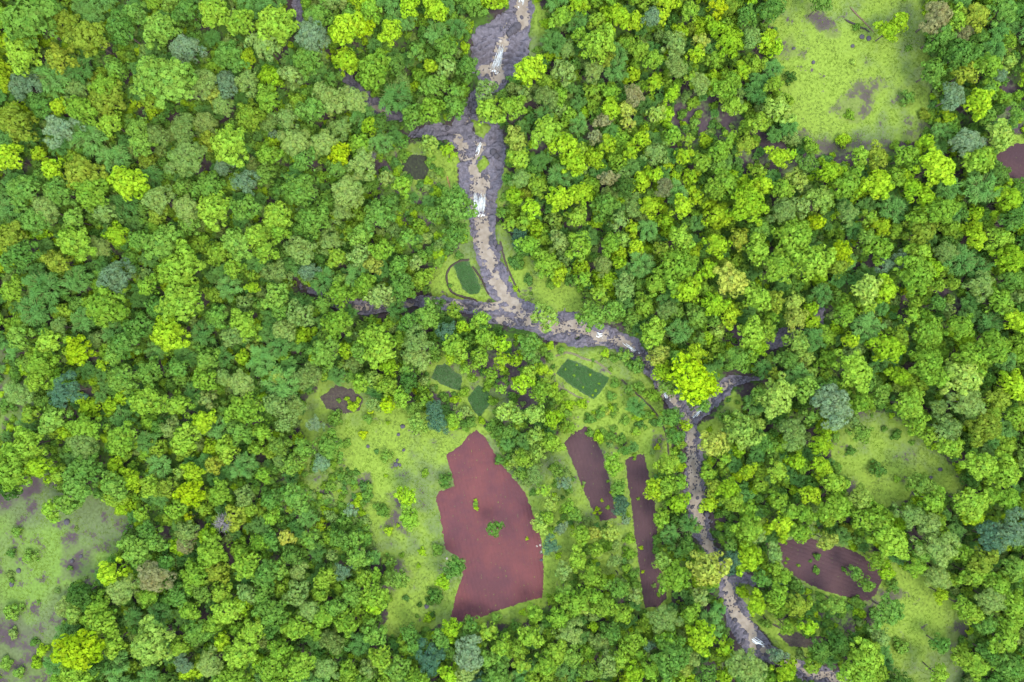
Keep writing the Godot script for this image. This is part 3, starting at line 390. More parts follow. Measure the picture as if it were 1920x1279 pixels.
const BAMBOO := [
	[-97.61, -56.31, 4.16, 7.04, "wide feathery blue-green bamboo clump lower left of the dark olive trees"],
	[-90.56, -44.08, 4.19, 7.04, "wide feathery blue-green bamboo clump lower left of the wide light-green double crown, second closest"],
	[-85.38, -39.76, 3.45, 6.16, "wide feathery blue-green bamboo clump lower left of the wide light-green double crown, closest"],
	[-83.96, -30.37, 3.47, 6.16, "wide feathery blue-green bamboo clump above the round grey-green tree"],
	[-92.95, -58.37, 3.41, 6.16, "wide feathery blue-green bamboo clump below the dark olive trees"],
	[-78.21, -36.16, 2.7, 5.28, "narrow feathery blue-green bamboo clump below the wide light-green double crown"],
	[-103.58, -44.44, 2.69, 5.28, "narrow feathery blue-green bamboo clump upper right of the left edge"],
	[-108.97, -28.54, 3.09, 5.72, "narrow feathery blue-green bamboo clump below the left edge"],
	[-25.46, -52.38, 3.8, 6.6, "wide feathery blue-green bamboo clump right of the dark rock ledge"],
	[-32.1, -48.86, 3.06, 5.72, "narrow feathery blue-green bamboo clump lower left of the dark rock ledge"],
	[-16.23, -64.86, 3.02, 5.72, "narrow feathery blue-green bamboo clump left of the upper waterfall"],
	[-23.01, -67.84, 3.02, 5.72, "narrow feathery blue-green bamboo clump above the dark rock ledge"],
	[-40.5, -57.25, 2.29, 4.84, "narrow feathery blue-green bamboo clump upper left of the dark rock ledge"],
	[-28.4, -43.31, 2.69, 5.28, "narrow feathery blue-green bamboo clump below the dark rock ledge"],
	[-11.69, -66.7, 2.26, 4.84, "narrow feathery blue-green bamboo clump upper left of the upper waterfall"],
	[6.52, -49.07, 2.3, 4.84, "narrow feathery blue-green bamboo clump lower right of the upper muddy pool, closest"],
	[14.37, -67.64, 2.65, 5.28, "narrow feathery blue-green bamboo clump left of the top edge's middle"],
	[22.06, -57.75, 3.04, 5.72, "narrow feathery blue-green bamboo clump below the top edge's middle, second closest"],
	[10, -35.69, 3.08, 5.72, "narrow feathery blue-green bamboo clump right of the grassy islet in the stream"],
	[35.92, -32.38, 2.7, 5.28, "narrow feathery blue-green bamboo clump above the lime-dotted forest crown"],
	[22.85, -61.64, 2.29, 4.84, "narrow feathery blue-green bamboo clump below the top edge's middle, closest"],
	[14.6, -46.8, 2.3, 4.84, "narrow feathery blue-green bamboo clump lower right of the upper muddy pool, second closest"],
	[42.22, -63.09, 2.28, 4.84, "narrow feathery blue-green bamboo clump upper left of the bright lime tree at the clearing"],
	[92.24, -45.29, 2.31, 4.84, "narrow feathery blue-green bamboo clump above the big lime tree under the meadow"],
	[101.08, -32.87, 4.21, 7.04, "wide feathery blue-green bamboo clump lower left of the brown field cut by the edge"],
	[82.65, -29.29, 3.09, 5.72, "narrow feathery blue-green bamboo clump lower left of the big lime tree under the meadow"],
	[-90.82, 12.17, 1.57, 3.96, "narrow feathery blue-green bamboo clump right of the dark bluish tree"],
	[-101.74, -12.01, 4.26, 7.04, "wide feathery blue-green bamboo clump left of the round grey-green tree, second closest"],
	[-103.71, -6.6, 4.26, 7.04, "wide feathery blue-green bamboo clump above the dark bluish tree"],
	[-95.54, -13.22, 3.5, 6.16, "wide feathery blue-green bamboo clump left of the round grey-green tree, closest"],
	[-87.26, -1.97, 3.12, 5.72, "narrow feathery blue-green bamboo clump below the round grey-green tree"],
	[-86.01, 17.18, 2.74, 5.28, "narrow feathery blue-green bamboo clump lower right of the dark bluish tree"],
	[-70.48, 11.34, 2.35, 4.84, "narrow feathery blue-green bamboo clump below the left forest's middle"],
	[-62.28, -11.7, 3.11, 5.72, "narrow feathery blue-green bamboo clump upper right of the left forest's middle"],
	[-64.77, 19.1, 3.12, 5.72, "narrow feathery blue-green bamboo clump lower left of the dense left forest"],
	[-67.78, -1.58, 3.12, 5.72, "narrow feathery blue-green bamboo clump right of the left forest's middle, closest"],
	[-93.47, -4.3, 3.12, 5.72, "narrow feathery blue-green bamboo clump lower left of the round grey-green tree"],
	[-80.56, 21.88, 2.74, 5.28, "narrow feathery blue-green bamboo clump upper left of the bright yellow tree, second closest"],
	[-64.04, 3.1, 2.73, 5.28, "narrow feathery blue-green bamboo clump right of the left forest's middle, second closest"],
	[-78.25, 2.33, 2.35, 4.84, "narrow feathery blue-green bamboo clump lower left of the left forest's middle"],
	[-51.04, 0.76, 3.12, 5.72, "narrow feathery blue-green bamboo clump above the dense left forest"],
	[-49.99, 10.06, 4.26, 7.04, "wide feathery blue-green bamboo clump upper right of the dense left forest"],
	[-25.8, -7.06, 2.35, 4.84, "narrow feathery blue-green bamboo clump right of the left side stream"],
	[-34.24, -14.8, 3.11, 5.72, "narrow feathery blue-green bamboo clump above the left side stream"],
	[-41.25, -13.25, 3.11, 5.72, "narrow feathery blue-green bamboo clump upper left of the left side stream"],
	[-36.05, -6.29, 1.96, 4.4, "narrow feathery blue-green bamboo clump left of the left side stream"],
	[55.18, 5.85, 2.35, 4.84, "narrow feathery blue-green bamboo clump lower left of the dark rock slab"],
	[53.94, 14.05, 2.74, 5.28, "narrow feathery blue-green bamboo clump right of the stream fork"],
	[28.38, -17.13, 3.11, 5.72, "narrow feathery blue-green bamboo clump left of the lime-dotted forest crown, closest"],
	[34.33, -9.77, 2.73, 5.28, "narrow feathery blue-green bamboo clump below the lime-dotted forest crown"],
	[24.95, -14.83, 2.73, 5.28, "narrow feathery blue-green bamboo clump left of the lime-dotted forest crown, second closest"],
	[36.62, -1.58, 3.12, 5.72, "narrow feathery blue-green bamboo clump above the huge lime tree"],
	[25.02, -8.62, 2.35, 4.84, "narrow feathery blue-green bamboo clump upper right of the pothole in the rocky bend"],
	[62.37, 7, 3.12, 5.72, "narrow feathery blue-green bamboo clump below the dark rock slab"],
	[77.19, -3.51, 3.88, 6.6, "wide feathery blue-green bamboo clump right of the dark rock slab"],
	[97.54, -17.83, 3.87, 6.6, "wide feathery blue-green bamboo clump left of the right edge"],
	[101.91, -15.58, 3.11, 5.72, "narrow feathery blue-green bamboo clump left of the right edge"],
	[65.84, -0.8, 3.12, 5.72, "narrow feathery blue-green bamboo clump right of the dark rock slab"],
	[80.62, 4.68, 2.35, 4.84, "narrow feathery blue-green bamboo clump upper right of the big blue-grey tree"],
	[67.87, -10.55, 2.73, 5.28, "narrow feathery blue-green bamboo clump upper right of the dark rock slab"],
	[104.38, -3.91, 3.12, 5.72, "narrow feathery blue-green bamboo clump above the forest gap with bare soil"],
	[109.19, 4.68, 2.35, 4.84, "narrow feathery blue-green bamboo clump upper right of the forest gap with bare soil"],
	[-77.82, 60.13, 3.32, 5.94, "wide feathery blue-green bamboo clump lower left of the pale straw-green tree"],
	[-58.96, 27.23, 3.12, 5.72, "narrow feathery blue-green bamboo clump above the bare grey tree"],
	[-77.31, 27.23, 3.12, 5.72, "narrow feathery blue-green bamboo clump upper left of the bright yellow tree, closest"],
	[-87.59, 71.46, 3.52, 6.16, "wide feathery blue-green bamboo clump lower right of the wide yellow-lime tree"],
	[-83.33, 60.44, 2.36, 4.84, "narrow feathery blue-green bamboo clump lower left of the pale straw-green tree"],
	[-79.72, 73.73, 2.75, 5.28, "narrow feathery blue-green bamboo clump right of the wide yellow-lime tree"],
	[-45.13, 38.75, 2.35, 4.84, "narrow feathery blue-green bamboo clump upper left of the scrubby brown patch, closest"],
	[-48.72, 29.76, 1.96, 4.4, "narrow feathery blue-green bamboo clump upper left of the scrubby brown patch, second closest"],
	[35.33, 42.69, 2.36, 4.84, "narrow feathery blue-green bamboo clump lower left of the stony lower stream"],
	[38.85, 40.72, 2.35, 4.84, "narrow feathery blue-green bamboo clump below the stony lower stream"],
	[42.59, 62.42, 3.52, 6.16, "wide feathery blue-green bamboo clump left of the bottom rapids"],
	[3.95, 71.8, 1.58, 3.96, "narrow feathery blue-green bamboo clump upper left of the bottom edge"],
]
const SHRUBS := [
	[27.72, 5.52, 1.78, "G", "large green shrub right of the rectangular seedling bed"],
	[-112.15, 60.75, 1.79, "M", "large mid-green shrub upper left of the bottom of the left pasture"],
	[-17.1, 57.15, 1.79, "G", "large green shrub upper right of the foot of the central meadow"],
	[81.72, 28.86, 1.79, "G", "large green shrub lower left of the right-hand meadow"],
	[44.02, -43.96, 1.56, "G", "large green shrub below the bare brown clearing"],
	[86.54, -53.3, 1.55, "G", "large green shrub upper right of the bottom of the upper right meadow"],
	[-113.06, 14.26, 1.59, "G", "large green shrub lower left of the small left-edge pasture"],
	[-111.02, 7.51, 1.59, "M", "large mid-green shrub above the small left-edge pasture"],
	[-39.68, 17.44, 1.59, "M", "large mid-green shrub below the small brown plot"],
	[25.37, 3.15, 1.59, "M", "large mid-green shrub upper right of the rectangular seedling bed"],
	[-27.45, 49.63, 1.59, "M", "large mid-green shrub below the middle of the central meadow"],
	[-15.09, 31.28, 1.59, "G", "large green shrub lower left of the red field's narrow upper end"],
	[-51.28, 40.45, 1.59, "G", "large green shrub right of the bare grey tree"],
	[87.65, 68.82, 1.59, "M", "large mid-green shrub lower left of the lower right meadow"],
	[85.17, 54.82, 1.59, "G", "large green shrub upper left of the lower right meadow"],
	[72.88, -44.17, 1.48, "L", "large bright lime shrub lower left of the bottom of the upper right meadow"],
	[-108.24, 48.45, 1.51, "M", "large mid-green shrub lower left of the lower left pasture"],
	[49.68, -37.89, 1.37, "G", "large green shrub above the broad lime tree of the upper forest"],
	[60.84, -57.68, 1.36, "D", "large deep green shrub right of the bright lime tree at the clearing"],
	[-10.33, 15.87, 1.39, "P", "large pale sage shrub lower left of the small green seedling patch"],
	[-3.97, 18.65, 1.39, "M", "large mid-green shrub lower right of the small green seedling patch"],
	[31.77, 12.29, 1.39, "N", "large light green shrub lower left of the huge lime tree"],
	[-29.05, 38.1, 1.39, "M", "large mid-green shrub above the middle of the central meadow, closest"],
	[-28.22, 25.74, 1.39, "M", "large mid-green shrub above the middle of the central meadow, second closest"],
	[-40.57, 32.52, 1.39, "M", "large mid-green shrub above the scrubby brown patch"],
	[-38.18, 30.12, 1.39, "G", "large green shrub above the scrubby brown patch"],
	[40.16, -47.9, 1.17, "M", "small mid-green shrub left of the bare brown clearing, closest"],
	[-110.06, 4.75, 1.19, "M", "small mid-green shrub above the small left-edge pasture"],
	[-32.22, 17.48, 1.19, "M", "small mid-green shrub lower right of the small brown plot"],
	[-18.98, -22.96, 1.19, "P", "small pale sage shrub right of the scrub left of the falls"],
	[22.26, 12.31, 1.19, "G", "small green shrub lower right of the rectangular seedling bed, closest"],
	[23.05, 9.52, 1.19, "M", "small mid-green shrub right of the rectangular seedling bed"],
	[28.62, 10.32, 1.19, "M", "small mid-green shrub left of the huge lime tree"],
	[9.14, 11.51, 1.19, "N", "small light green shrub lower left of the rectangular seedling bed, second closest"],
	[72.41, 21.46, 1.19, "M", "small mid-green shrub below the big blue-grey tree"],
	[-107.05, 72.6, 1.2, "L", "small bright lime shrub below the bottom of the left pasture"],
	[-84.08, 40.94, 1.2, "L", "small bright lime shrub lower left of the bright yellow tree"],
	[-113.85, 72.6, 1.2, "M", "small mid-green shrub lower left of the bottom of the left pasture, second closest"],
	[-111.07, 74.61, 1.2, "M", "small mid-green shrub lower left of the bottom of the left pasture, closest"],
	[-32.46, 34.55, 1.19, "G", "small green shrub upper left of the middle of the central meadow"],
	[-16.74, 46.94, 1.2, "M", "small mid-green shrub lower right of the middle of the central meadow"],
	[-2.79, 26.57, 1.19, "G", "small green shrub right of the red field's narrow upper end"],
	[-3.59, 62.16, 1.2, "M", "small mid-green shrub below the red field"],
	[51.86, 56.55, 1.2, "L", "small bright lime shrub above the bottom rapids"],
	[17.55, 50.94, 1.2, "M", "small mid-green shrub above the forest below the brown strips"],
	[21.53, 46.14, 1.2, "N", "small light green shrub upper left of the long brown strip's lower end, third closest"],
	[16.74, 46.94, 1.2, "M", "small mid-green shrub upper left of the long brown strip's lower end"],
	[26.31, 47.74, 1.2, "N", "small light green shrub upper left of the long brown strip's lower end, second closest"],
	[27.12, 52.55, 1.2, "M", "small mid-green shrub left of the long brown strip's lower end"],
	[70.23, 59.76, 1.2, "M", "small mid-green shrub below the oval brown field"],
	[90.44, -49.84, 1.09, "O", "small olive shrub above the big lime tree under the meadow"],
	[108.59, -53.26, 1.09, "M", "small mid-green shrub above the brown field cut by the edge"],
	[-35.81, 14.7, 1.11, "L", "small bright lime shrub lower right of the small brown plot"],
	[19.5, 21.67, 1.11, "L", "small bright lime shrub above the short brown field"],
	[-105.88, 69.82, 1.12, "L", "small bright lime shrub right of the bottom of the left pasture"],
	[-111.24, 42.96, 1.12, "M", "small mid-green shrub left of the lower left pasture"],
	[37.45, -49.87, 0.98, "M", "small mid-green shrub left of the bare brown clearing, second closest"],
	[39.36, -52.16, 0.97, "N", "small light green shrub upper left of the bare brown clearing, second closest"],
	[-112.31, 19.5, 1, "L", "small bright lime shrub below the small left-edge pasture"],
	[-33.46, 21.09, 1, "Y", "small yellow-green shrub lower right of the small brown plot"],
	[-5.57, 10.33, 0.99, "N", "small light green shrub upper right of the small green seedling patch"],
	[-10.75, 11.52, 1, "N", "small light green shrub upper left of the small green seedling patch"],
	[-4.38, 13.51, 1, "N", "small light green shrub right of the small green seedling patch"],
	[-15.13, 12.72, 1, "M", "small mid-green shrub below the sparse seedling bed"],
	[-17.06, -19.45, 0.99, "L", "small bright lime shrub upper left of the oval seedling bed"],
	[-16.67, -17.48, 0.99, "M", "small mid-green shrub upper left of the oval seedling bed"],
	[15.53, 14.11, 1, "L", "small bright lime shrub below the rectangular seedling bed"],
	[12.74, 14.31, 1, "L", "small bright lime shrub lower left of the rectangular seedling bed"],
	[17.52, 17.5, 1, "G", "small green shrub below the rectangular seedling bed"],
	[19.91, 16.31, 1, "G", "small green shrub lower right of the rectangular seedling bed, second closest"],
	[25.49, 17.9, 1, "M", "small mid-green shrub lower right of the rectangular seedling bed"],
	[10.35, 12.72, 1, "N", "small light green shrub lower left of the rectangular seedling bed, closest"],
	[8.35, 3.56, 0.99, "M", "small mid-green shrub lower left of the pothole in the rocky bend"],
	[22.31, 21.49, 1, "M", "small mid-green shrub upper right of the short brown field, closest"],
	[24.7, 22.29, 1, "M", "small mid-green shrub upper right of the short brown field, second closest"],
	[27.88, 20.29, 1, "N", "small light green shrub left of the stream fork"],
	[30.26, 16.7, 1, "M", "small mid-green shrub left of the stream fork"],
	[86.44, 21.09, 1, "G", "small green shrub above the right-hand meadow"],
	[-112.32, 65.85, 1, "P", "small pale sage shrub upper left of the bottom of the left pasture"],
	[-112.56, 47.8, 1, "G", "small green shrub lower left of the lower left pasture"],
	[-27.73, 42.79, 1, "L", "small bright lime shrub lower right of the middle of the central meadow"],
	[-35.09, 36.59, 1, "L", "small bright lime shrub upper right of the scrubby brown patch"],
	[-18.38, 58.63, 1, "D", "small deep green shrub upper right of the foot of the central meadow"],
	[26.34, 44.59, 1, "N", "small light green shrub below the long brown strip's upper half"],
	[25.55, 51, 1, "N", "small light green shrub upper left of the long brown strip's lower end, closest"],
	[32.72, 44.59, 1, "G", "small green shrub above the long brown strip's lower end"],
	[44.47, -51.82, 0.86, "N", "small light green shrub above the bare brown clearing"],
	[40.99, -49.91, 0.86, "N", "small light green shrub upper left of the bare brown clearing, closest"],
	[68.2, -39.92, 0.86, "M", "small mid-green shrub lower left of the bottom of the upper right meadow"],
	[-5.18, 19.51, 0.88, "M", "small mid-green shrub below the small green seedling patch"],
	[24.78, 54.05, 0.88, "P", "small pale sage shrub left of the long brown strip's lower end"],
	[45.55, -47.25, 0.78, "M", "tiny mid-green shrub right of the bare brown clearing"],
	[-21.32, 11.34, 0.8, "Y", "tiny yellow-green shrub lower left of the sparse seedling bed"],
	[17.55, 20.72, 0.8, "M", "tiny mid-green shrub above the short brown field"],
	[11.16, 15.13, 0.8, "N", "tiny light green shrub lower left of the rectangular seedling bed"],
	[-107.67, 67.94, 0.8, "G", "tiny green shrub above the bottom of the left pasture"],
	[-33.94, 38.64, 0.8, "L", "tiny bright lime shrub upper left of the middle of the central meadow"],
	[-35.55, 42.04, 0.8, "M", "tiny mid-green shrub upper right of the scrubby brown patch"],
	[-31.93, 32.63, 0.8, "M", "tiny mid-green shrub above the middle of the central meadow"],
	[2.4, 61.11, 0.8, "L", "tiny bright lime shrub lower right of the red field"],
	[68.74, 48.46, 0.8, "G", "tiny green shrub upper left of the oval brown field"],
	[74.88, -68.26, 0.69, "M", "tiny mid-green shrub upper right of the top of the upper right meadow"],
	[92.25, -53.58, 0.7, "L", "tiny bright lime shrub above the big lime tree under the meadow"],
	[-31.91, 15.93, 0.72, "Y", "tiny yellow-green shrub lower right of the small brown plot"],
	[-6.78, 17.93, 0.72, "L", "tiny bright lime shrub below the small green seedling patch"],
	[21.54, 15.93, 0.72, "W", "tiny straw-green shrub lower right of the rectangular seedling bed"],
	[32.72, 23.92, 0.72, "Y", "tiny yellow-green shrub lower left of the stream fork"],
	[68.44, 61.54, 0.72, "Y", "tiny yellow-green shrub below the oval brown field"],
	[68.55, 51.69, 0.72, "G", "tiny green shrub left of the oval brown field"],
	[74.56, -60.91, 0.62, "Z", "tiny pale lime shrub below the top of the upper right meadow"],
	[58.76, -44.6, 0.63, "L", "tiny bright lime shrub right of the bare brown clearing"],
	[71.01, -41.13, 0.63, "L", "tiny bright lime shrub lower left of the bottom of the upper right meadow"],
	[-34.51, 13.34, 0.64, "L", "tiny bright lime shrub right of the small brown plot, second closest"],
	[83.82, 19.74, 0.64, "M", "tiny mid-green shrub upper left of the right-hand meadow"],
	[-102.51, 56.28, 0.56, "P", "tiny pale sage shrub below the lower left pasture"],
	[-97.69, 54.35, 0.56, "M", "tiny mid-green shrub below the lower left pasture"],
	[-112.91, 53.95, 0.56, "M", "tiny mid-green shrub lower left of the lower left pasture"],
	[-99.67, 51.14, 0.56, "G", "tiny green shrub below the lower left pasture"],
	[-8.2, 36.68, 0.56, "M", "tiny mid-green shrub below the red field's narrow upper end"],
	[-24.81, 48.32, 0.56, "N", "tiny light green shrub lower right of the middle of the central meadow"],
	[-21.01, 50.73, 0.56, "L", "tiny bright lime shrub above the foot of the central meadow"],
	[-20.83, 59.58, 0.56, "D", "tiny deep green shrub above the foot of the central meadow"],
	[-18.03, 61.8, 0.56, "D", "tiny deep green shrub right of the foot of the central meadow"],
	[-38.93, 13.36, 0.48, "M", "tiny mid-green shrub right of the dense left forest"],
	[-37.13, 12.96, 0.48, "L", "tiny bright lime shrub right of the small brown plot, closest"],
	[-27.96, 18.35, 0.48, "L", "tiny bright lime shrub lower right of the small brown plot"],
	[-8, 37.71, 0.48, "L", "tiny bright lime shrub below the red field's narrow upper end"],
	[32.05, 55.18, 0.48, "P", "tiny pale sage shrub below the long brown strip's lower end"],
	[19.2, 37.91, 0.48, "Y", "tiny yellow-green shrub below the short brown field"],
	[74.89, 51.56, 0.48, "G", "tiny green shrub right of the oval brown field"],
]
const SEEDLINGS := [[-8.17, 35.87, 0.4, "L"], [-28.43, 30.33, 0.4, "L"], [33.1, 57.28, 0.4, "N"], [29.07, 46.61, 0.4, "Y"], [16.22, 31.94, 0.4, "P"], [21.64, 37.56, 0.4, "N"], [19.23, 39.77, 0.4, "N"], [27.62, 25.72, 0.4, "N"], [18.79, 11.18, 0.32, "N"], [28.44, 35.55, 0.32, "N"], [29.48, 52.04, 0.32, "Y"], [3.41, 44.6, 0.32, "Y"], [16.02, 32.74, 0.32, "N"], [20.23, 35.95, 0.32, "Y"], [18.63, 38.77, 0.32, "Y"], [19.83, 38.77, 0.32, "Y"], [22.23, 34.15, 0.32, "Y"], [21.63, 31.54, 0.32, "N"], [27.62, 26.52, 0.32, "N"], [60.14, 46.41, 0.32, "N"], [61.74, 45.6, 0.32, "N"], [62.08, 49.14, 0.32, "N"], [64.65, 50.63, 0.32, "N"], [67.37, 49.63, 0.32, "G"], [14.59, 5.38, 0.28, "N"], [13.99, 7.77, 0.28, "N"], [61.68, 50.03, 0.28, "N"], [17.59, 7.57, 0.24, "Y"], [18.19, 12.18, 0.24, "Y"], [11.99, 6.37, 0.24, "N"], [19.59, 9.57, 0.24, "N"], [15.99, 10.37, 0.24, "N"]]
const BOULDERS := [
	[1.16, -68.81, 0.84, "large dark grey boulder upper right of the upper waterfall, third closest"],
	[0.23, -67.75, 0.96, "large dark grey boulder upper right of the upper waterfall, second closest"],
	[-0.58, -67.03, 0.6, "large dark grey boulder upper right of the upper waterfall, closest"],
	[2.08, -70.76, 0.48, "small dark grey boulder upper right of the upper waterfall"],
	[-2.54, -65.41, 0.36, "tiny pale stone above the upper waterfall"],
	[-5.53, -58.81, 0.48, "small dark grey boulder left of the upper muddy pool"],
	[-1.18, -58.53, 0.48, "small dark grey boulder right of the upper muddy pool"],
	[-3.53, -57.28, 0.6, "large dark grey boulder below the upper muddy pool"],
	[-1.77, -57.6, 0.48, "small dark grey boulder lower right of the upper muddy pool"],
	[-0.35, -57.58, 0.72, "large dark grey boulder right of the upper muddy pool"],
	[-9.07, -52.35, 0.6, "large dark grey boulder lower left of the upper muddy pool"],
	[-8.72, -51.06, 0.48, "small dark grey boulder lower left of the upper muddy pool, second closest"],
	[-9.42, -50.24, 0.48, "small dark grey boulder lower left of the upper muddy pool, third closest"],
	[-8.48, -53.64, 0.48, "small dark grey boulder lower left of the upper muddy pool, closest"],
	[-14.38, -47.31, 0.48, "small dark grey boulder upper left of the grassy islet in the stream"],
	[-4.13, -42.03, 0.72, "large dark grey boulder upper right of the grassy islet in the stream, closest"],
	[-3.42, -41.09, 0.6, "large dark grey boulder upper right of the grassy islet in the stream, second closest"],
	[-6.49, -36.98, 0.48, "small dark grey boulder below the grassy islet in the stream, closest"],
	[-5.78, -36.39, 0.48, "small dark grey boulder below the grassy islet in the stream, second closest"],
	[-6.72, -35.8, 0.36, "tiny dark grey stone below the grassy islet in the stream"],
	[-9.31, -45.2, 0.36, "tiny dark grey stone upper left of the grassy islet in the stream"],
	[-4.71, -45.08, 0.36, "tiny dark grey stone above the grassy islet in the stream"],
	[-3.83, -22.1, 0.6, "large dark grey boulder below the lower waterfall, second closest"],
	[-2.87, -20.9, 0.72, "large dark grey boulder upper right of the oval seedling bed"],
	[-4.55, -23.18, 0.6, "large dark grey boulder below the lower waterfall, closest"],
	[-3.6, -17.08, 0.36, "tiny dark grey stone upper right of the oval seedling bed"],
	[-4.07, -15.76, 0.36, "tiny dark grey stone right of the oval seedling bed"],
	[-2.16, -12.65, 0.36, "tiny dark grey stone left of the lime grass bank"],
	[-0.24, -8.57, 0.36, "tiny dark grey stone lower left of the lime grass bank, closest"],
	[0.48, -7.62, 0.36, "tiny dark grey stone lower left of the lime grass bank, second closest"],
	[1.2, -6.42, 0.36, "tiny dark grey stone lower left of the lime grass bank, third closest"],
	[3, -4.86, 0.36, "tiny dark grey stone below the lime grass bank, second closest"],
	[3.72, -5.94, 0.36, "tiny dark grey stone below the lime grass bank, closest"],
	[4.8, -4.02, 0.48, "small dark grey boulder below the lime grass bank"],
	[10.8, -4.62, 0.48, "small dark grey boulder upper left of the pothole in the rocky bend"],
	[12, -4.02, 0.36, "tiny dark grey stone upper left of the pothole in the rocky bend"],
	[24.6, 0.18, 0.48, "small dark grey boulder right of the pothole in the rocky bend, closest"],
	[26.4, 1.98, 0.48, "small dark grey boulder right of the pothole in the rocky bend, second closest"],
	[28.21, 2.7, 0.48, "small dark grey boulder upper right of the rectangular seedling bed"],
	[30.01, 4.98, 0.48, "small dark grey boulder left of the huge lime tree"],
	[22.8, 1.26, 0.36, "tiny dark grey stone right of the pothole in the rocky bend"],
	[34.23, 10.75, 0.72, "large dark grey boulder left of the huge lime tree"],
	[35.08, 13.51, 0.48, "small dark grey boulder upper left of the stream fork"],
	[39.66, 18.09, 0.48, "small dark grey boulder lower left of the stream fork"],
	[41.23, 21.09, 0.36, "tiny dark grey stone below the stream fork, closest"],
	[40.76, 24.11, 0.36, "tiny dark grey stone below the stream fork, second closest"],
	[40.67, 34.95, 0.6, "large dark grey boulder right of the long brown strip's upper half"],
	[42.12, 35.68, 0.6, "large dark grey boulder lower right of the stony lower stream, closest"],
	[43.45, 37.37, 0.72, "large dark grey boulder lower right of the stony lower stream, second closest"],
	[44.05, 39.3, 0.6, "large dark grey boulder lower right of the stony lower stream, third closest"],
	[41.52, 38.7, 0.48, "small dark grey boulder below the stony lower stream, second closest"],
	[40.92, 37.73, 0.48, "small dark grey boulder below the stony lower stream, closest"],
	[42.38, 41.72, 0.36, "tiny dark grey stone below the stony lower stream"],
	[52.48, 68.34, 0.72, "large dark grey boulder below the bottom rapids"],
	[53.07, 66.4, 0.48, "small dark grey boulder lower right of the long brown strip's lower end"],
	[50.77, 63.49, 0.48, "small dark grey boulder upper left of the bottom rapids"],
	[56.22, 69.55, 0.6, "large dark grey boulder lower right of the bottom rapids, closest"],
	[57.92, 71.5, 0.6, "large dark grey boulder lower right of the bottom rapids, second closest"],
	[-35.98, -8.09, 0.48, "small dark grey boulder left of the left side stream, second closest"],
	[-33.46, -7.26, 0.48, "small dark grey boulder left of the left side stream, closest"],
	[-31.06, -7.02, 0.48, "small dark grey boulder right of the left side stream"],
	[-29.26, -7.62, 0.36, "tiny dark grey stone right of the left side stream"],
	[-22.78, -8.81, 0.36, "tiny dark grey stone left of the stony side stream mouth"],
	[-19.19, -9.41, 0.48, "small dark grey boulder left of the stony side stream mouth, second closest"],
	[-16.79, -8.81, 0.48, "small dark grey boulder left of the stony side stream mouth, closest"],
	[-11.87, -7.86, 0.48, "small dark grey boulder right of the stony side stream mouth, closest"],
	[-9.47, -7.26, 0.48, "small dark grey boulder right of the stony side stream mouth, second closest"],
	[-7.2, -7.02, 0.48, "small dark grey boulder right of the stony side stream mouth, third closest"],
	[-4.8, -7.38, 0.48, "small dark grey boulder right of the stony side stream mouth, fifth closest"],
	[-6.48, -5.46, 0.48, "small dark grey boulder right of the stony side stream mouth, fourth closest"],
	[-4.08, -4.62, 0.48, "small dark grey boulder right of the stony side stream mouth, sixth closest"],
	[-1.68, -4.02, 0.48, "small dark grey boulder lower left of the lime grass bank"],
	[47.56, 11.47, 0.48, "small dark grey boulder right of the huge lime tree"],
	[45.65, 13.51, 0.48, "small dark grey boulder upper right of the stream fork, second closest"],
	[43.01, 16.4, 0.48, "small dark grey boulder upper right of the stream fork, closest"],
	[61.61, -64, 0.36, "tiny dark grey stone left of the top of the upper right meadow"],
	[66.07, -61.1, 0.36, "tiny dark grey stone lower left of the top of the upper right meadow"],
	[76.29, -66.33, 0.48, "small dark grey boulder right of the top of the upper right meadow, closest"],
	[77.82, -66, 0.48, "small dark grey boulder right of the top of the upper right meadow, second closest"],
	[74.41, -64.44, 0.36, "tiny dark grey stone below the top of the upper right meadow"],
	[-25.85, 26.88, 0.36, "tiny dark grey stone above the middle of the central meadow, second closest"],
	[-26.1, 27.84, 0.48, "small dark grey boulder above the middle of the central meadow"],
	[-25.25, 27.96, 0.36, "tiny dark grey stone above the middle of the central meadow, closest"],
	[-24.41, 24.59, 0.36, "tiny dark grey stone above the middle of the central meadow, third closest"],
	[-24.64, 19.29, 0.48, "small dark grey boulder lower right of the small brown plot"],
	[-25.6, 21.09, 0.36, "tiny dark grey stone lower right of the small brown plot, second closest"],
	[-32.46, 23.74, 0.36, "tiny dark grey stone lower right of the small brown plot, closest"],
	[6.38, 46.06, 0.24, "tiny pale stone upper right of the red field, second closest"],
	[5.66, 46.31, 0.24, "tiny pale stone upper right of the red field, closest"],
	[6.62, 47.52, 0.24, "tiny pale stone right of the red field"],
	[-14.7, 49.09, 0.24, "tiny pale stone left of the red field"],
	[62.31, 56.71, 0.36, "tiny dark grey stone lower left of the oval brown field"],
	[96.46, 28.93, 0.48, "small dark grey boulder right of the right-hand meadow"],
	[94.43, 30.73, 0.36, "tiny dark grey stone lower right of the right-hand meadow"],
	[-99.26, 49.69, 0.48, "small dark grey boulder lower right of the lower left pasture"],
	[-97.33, 48.6, 0.36, "tiny dark grey stone lower right of the lower left pasture"],
	[-113.04, 54.89, 0.6, "large dark grey boulder lower left of the lower left pasture"],
	[-111.45, 51.87, 0.48, "small dark grey boulder lower left of the lower left pasture"],
	[-100.28, 40.75, 0.6, "large dark grey boulder upper right of the lower left pasture"],
	[90.96, 34.35, 0.6, "large dark grey boulder lower right of the right-hand meadow"],
	[-19.29, 59.98, 0.48, "small dark grey boulder upper right of the foot of the central meadow"],
	[-17.85, 62.04, 0.36, "tiny dark grey stone right of the foot of the central meadow"],
	[6.63, 49.45, 0.36, "tiny dark grey stone right of the red field"],
]
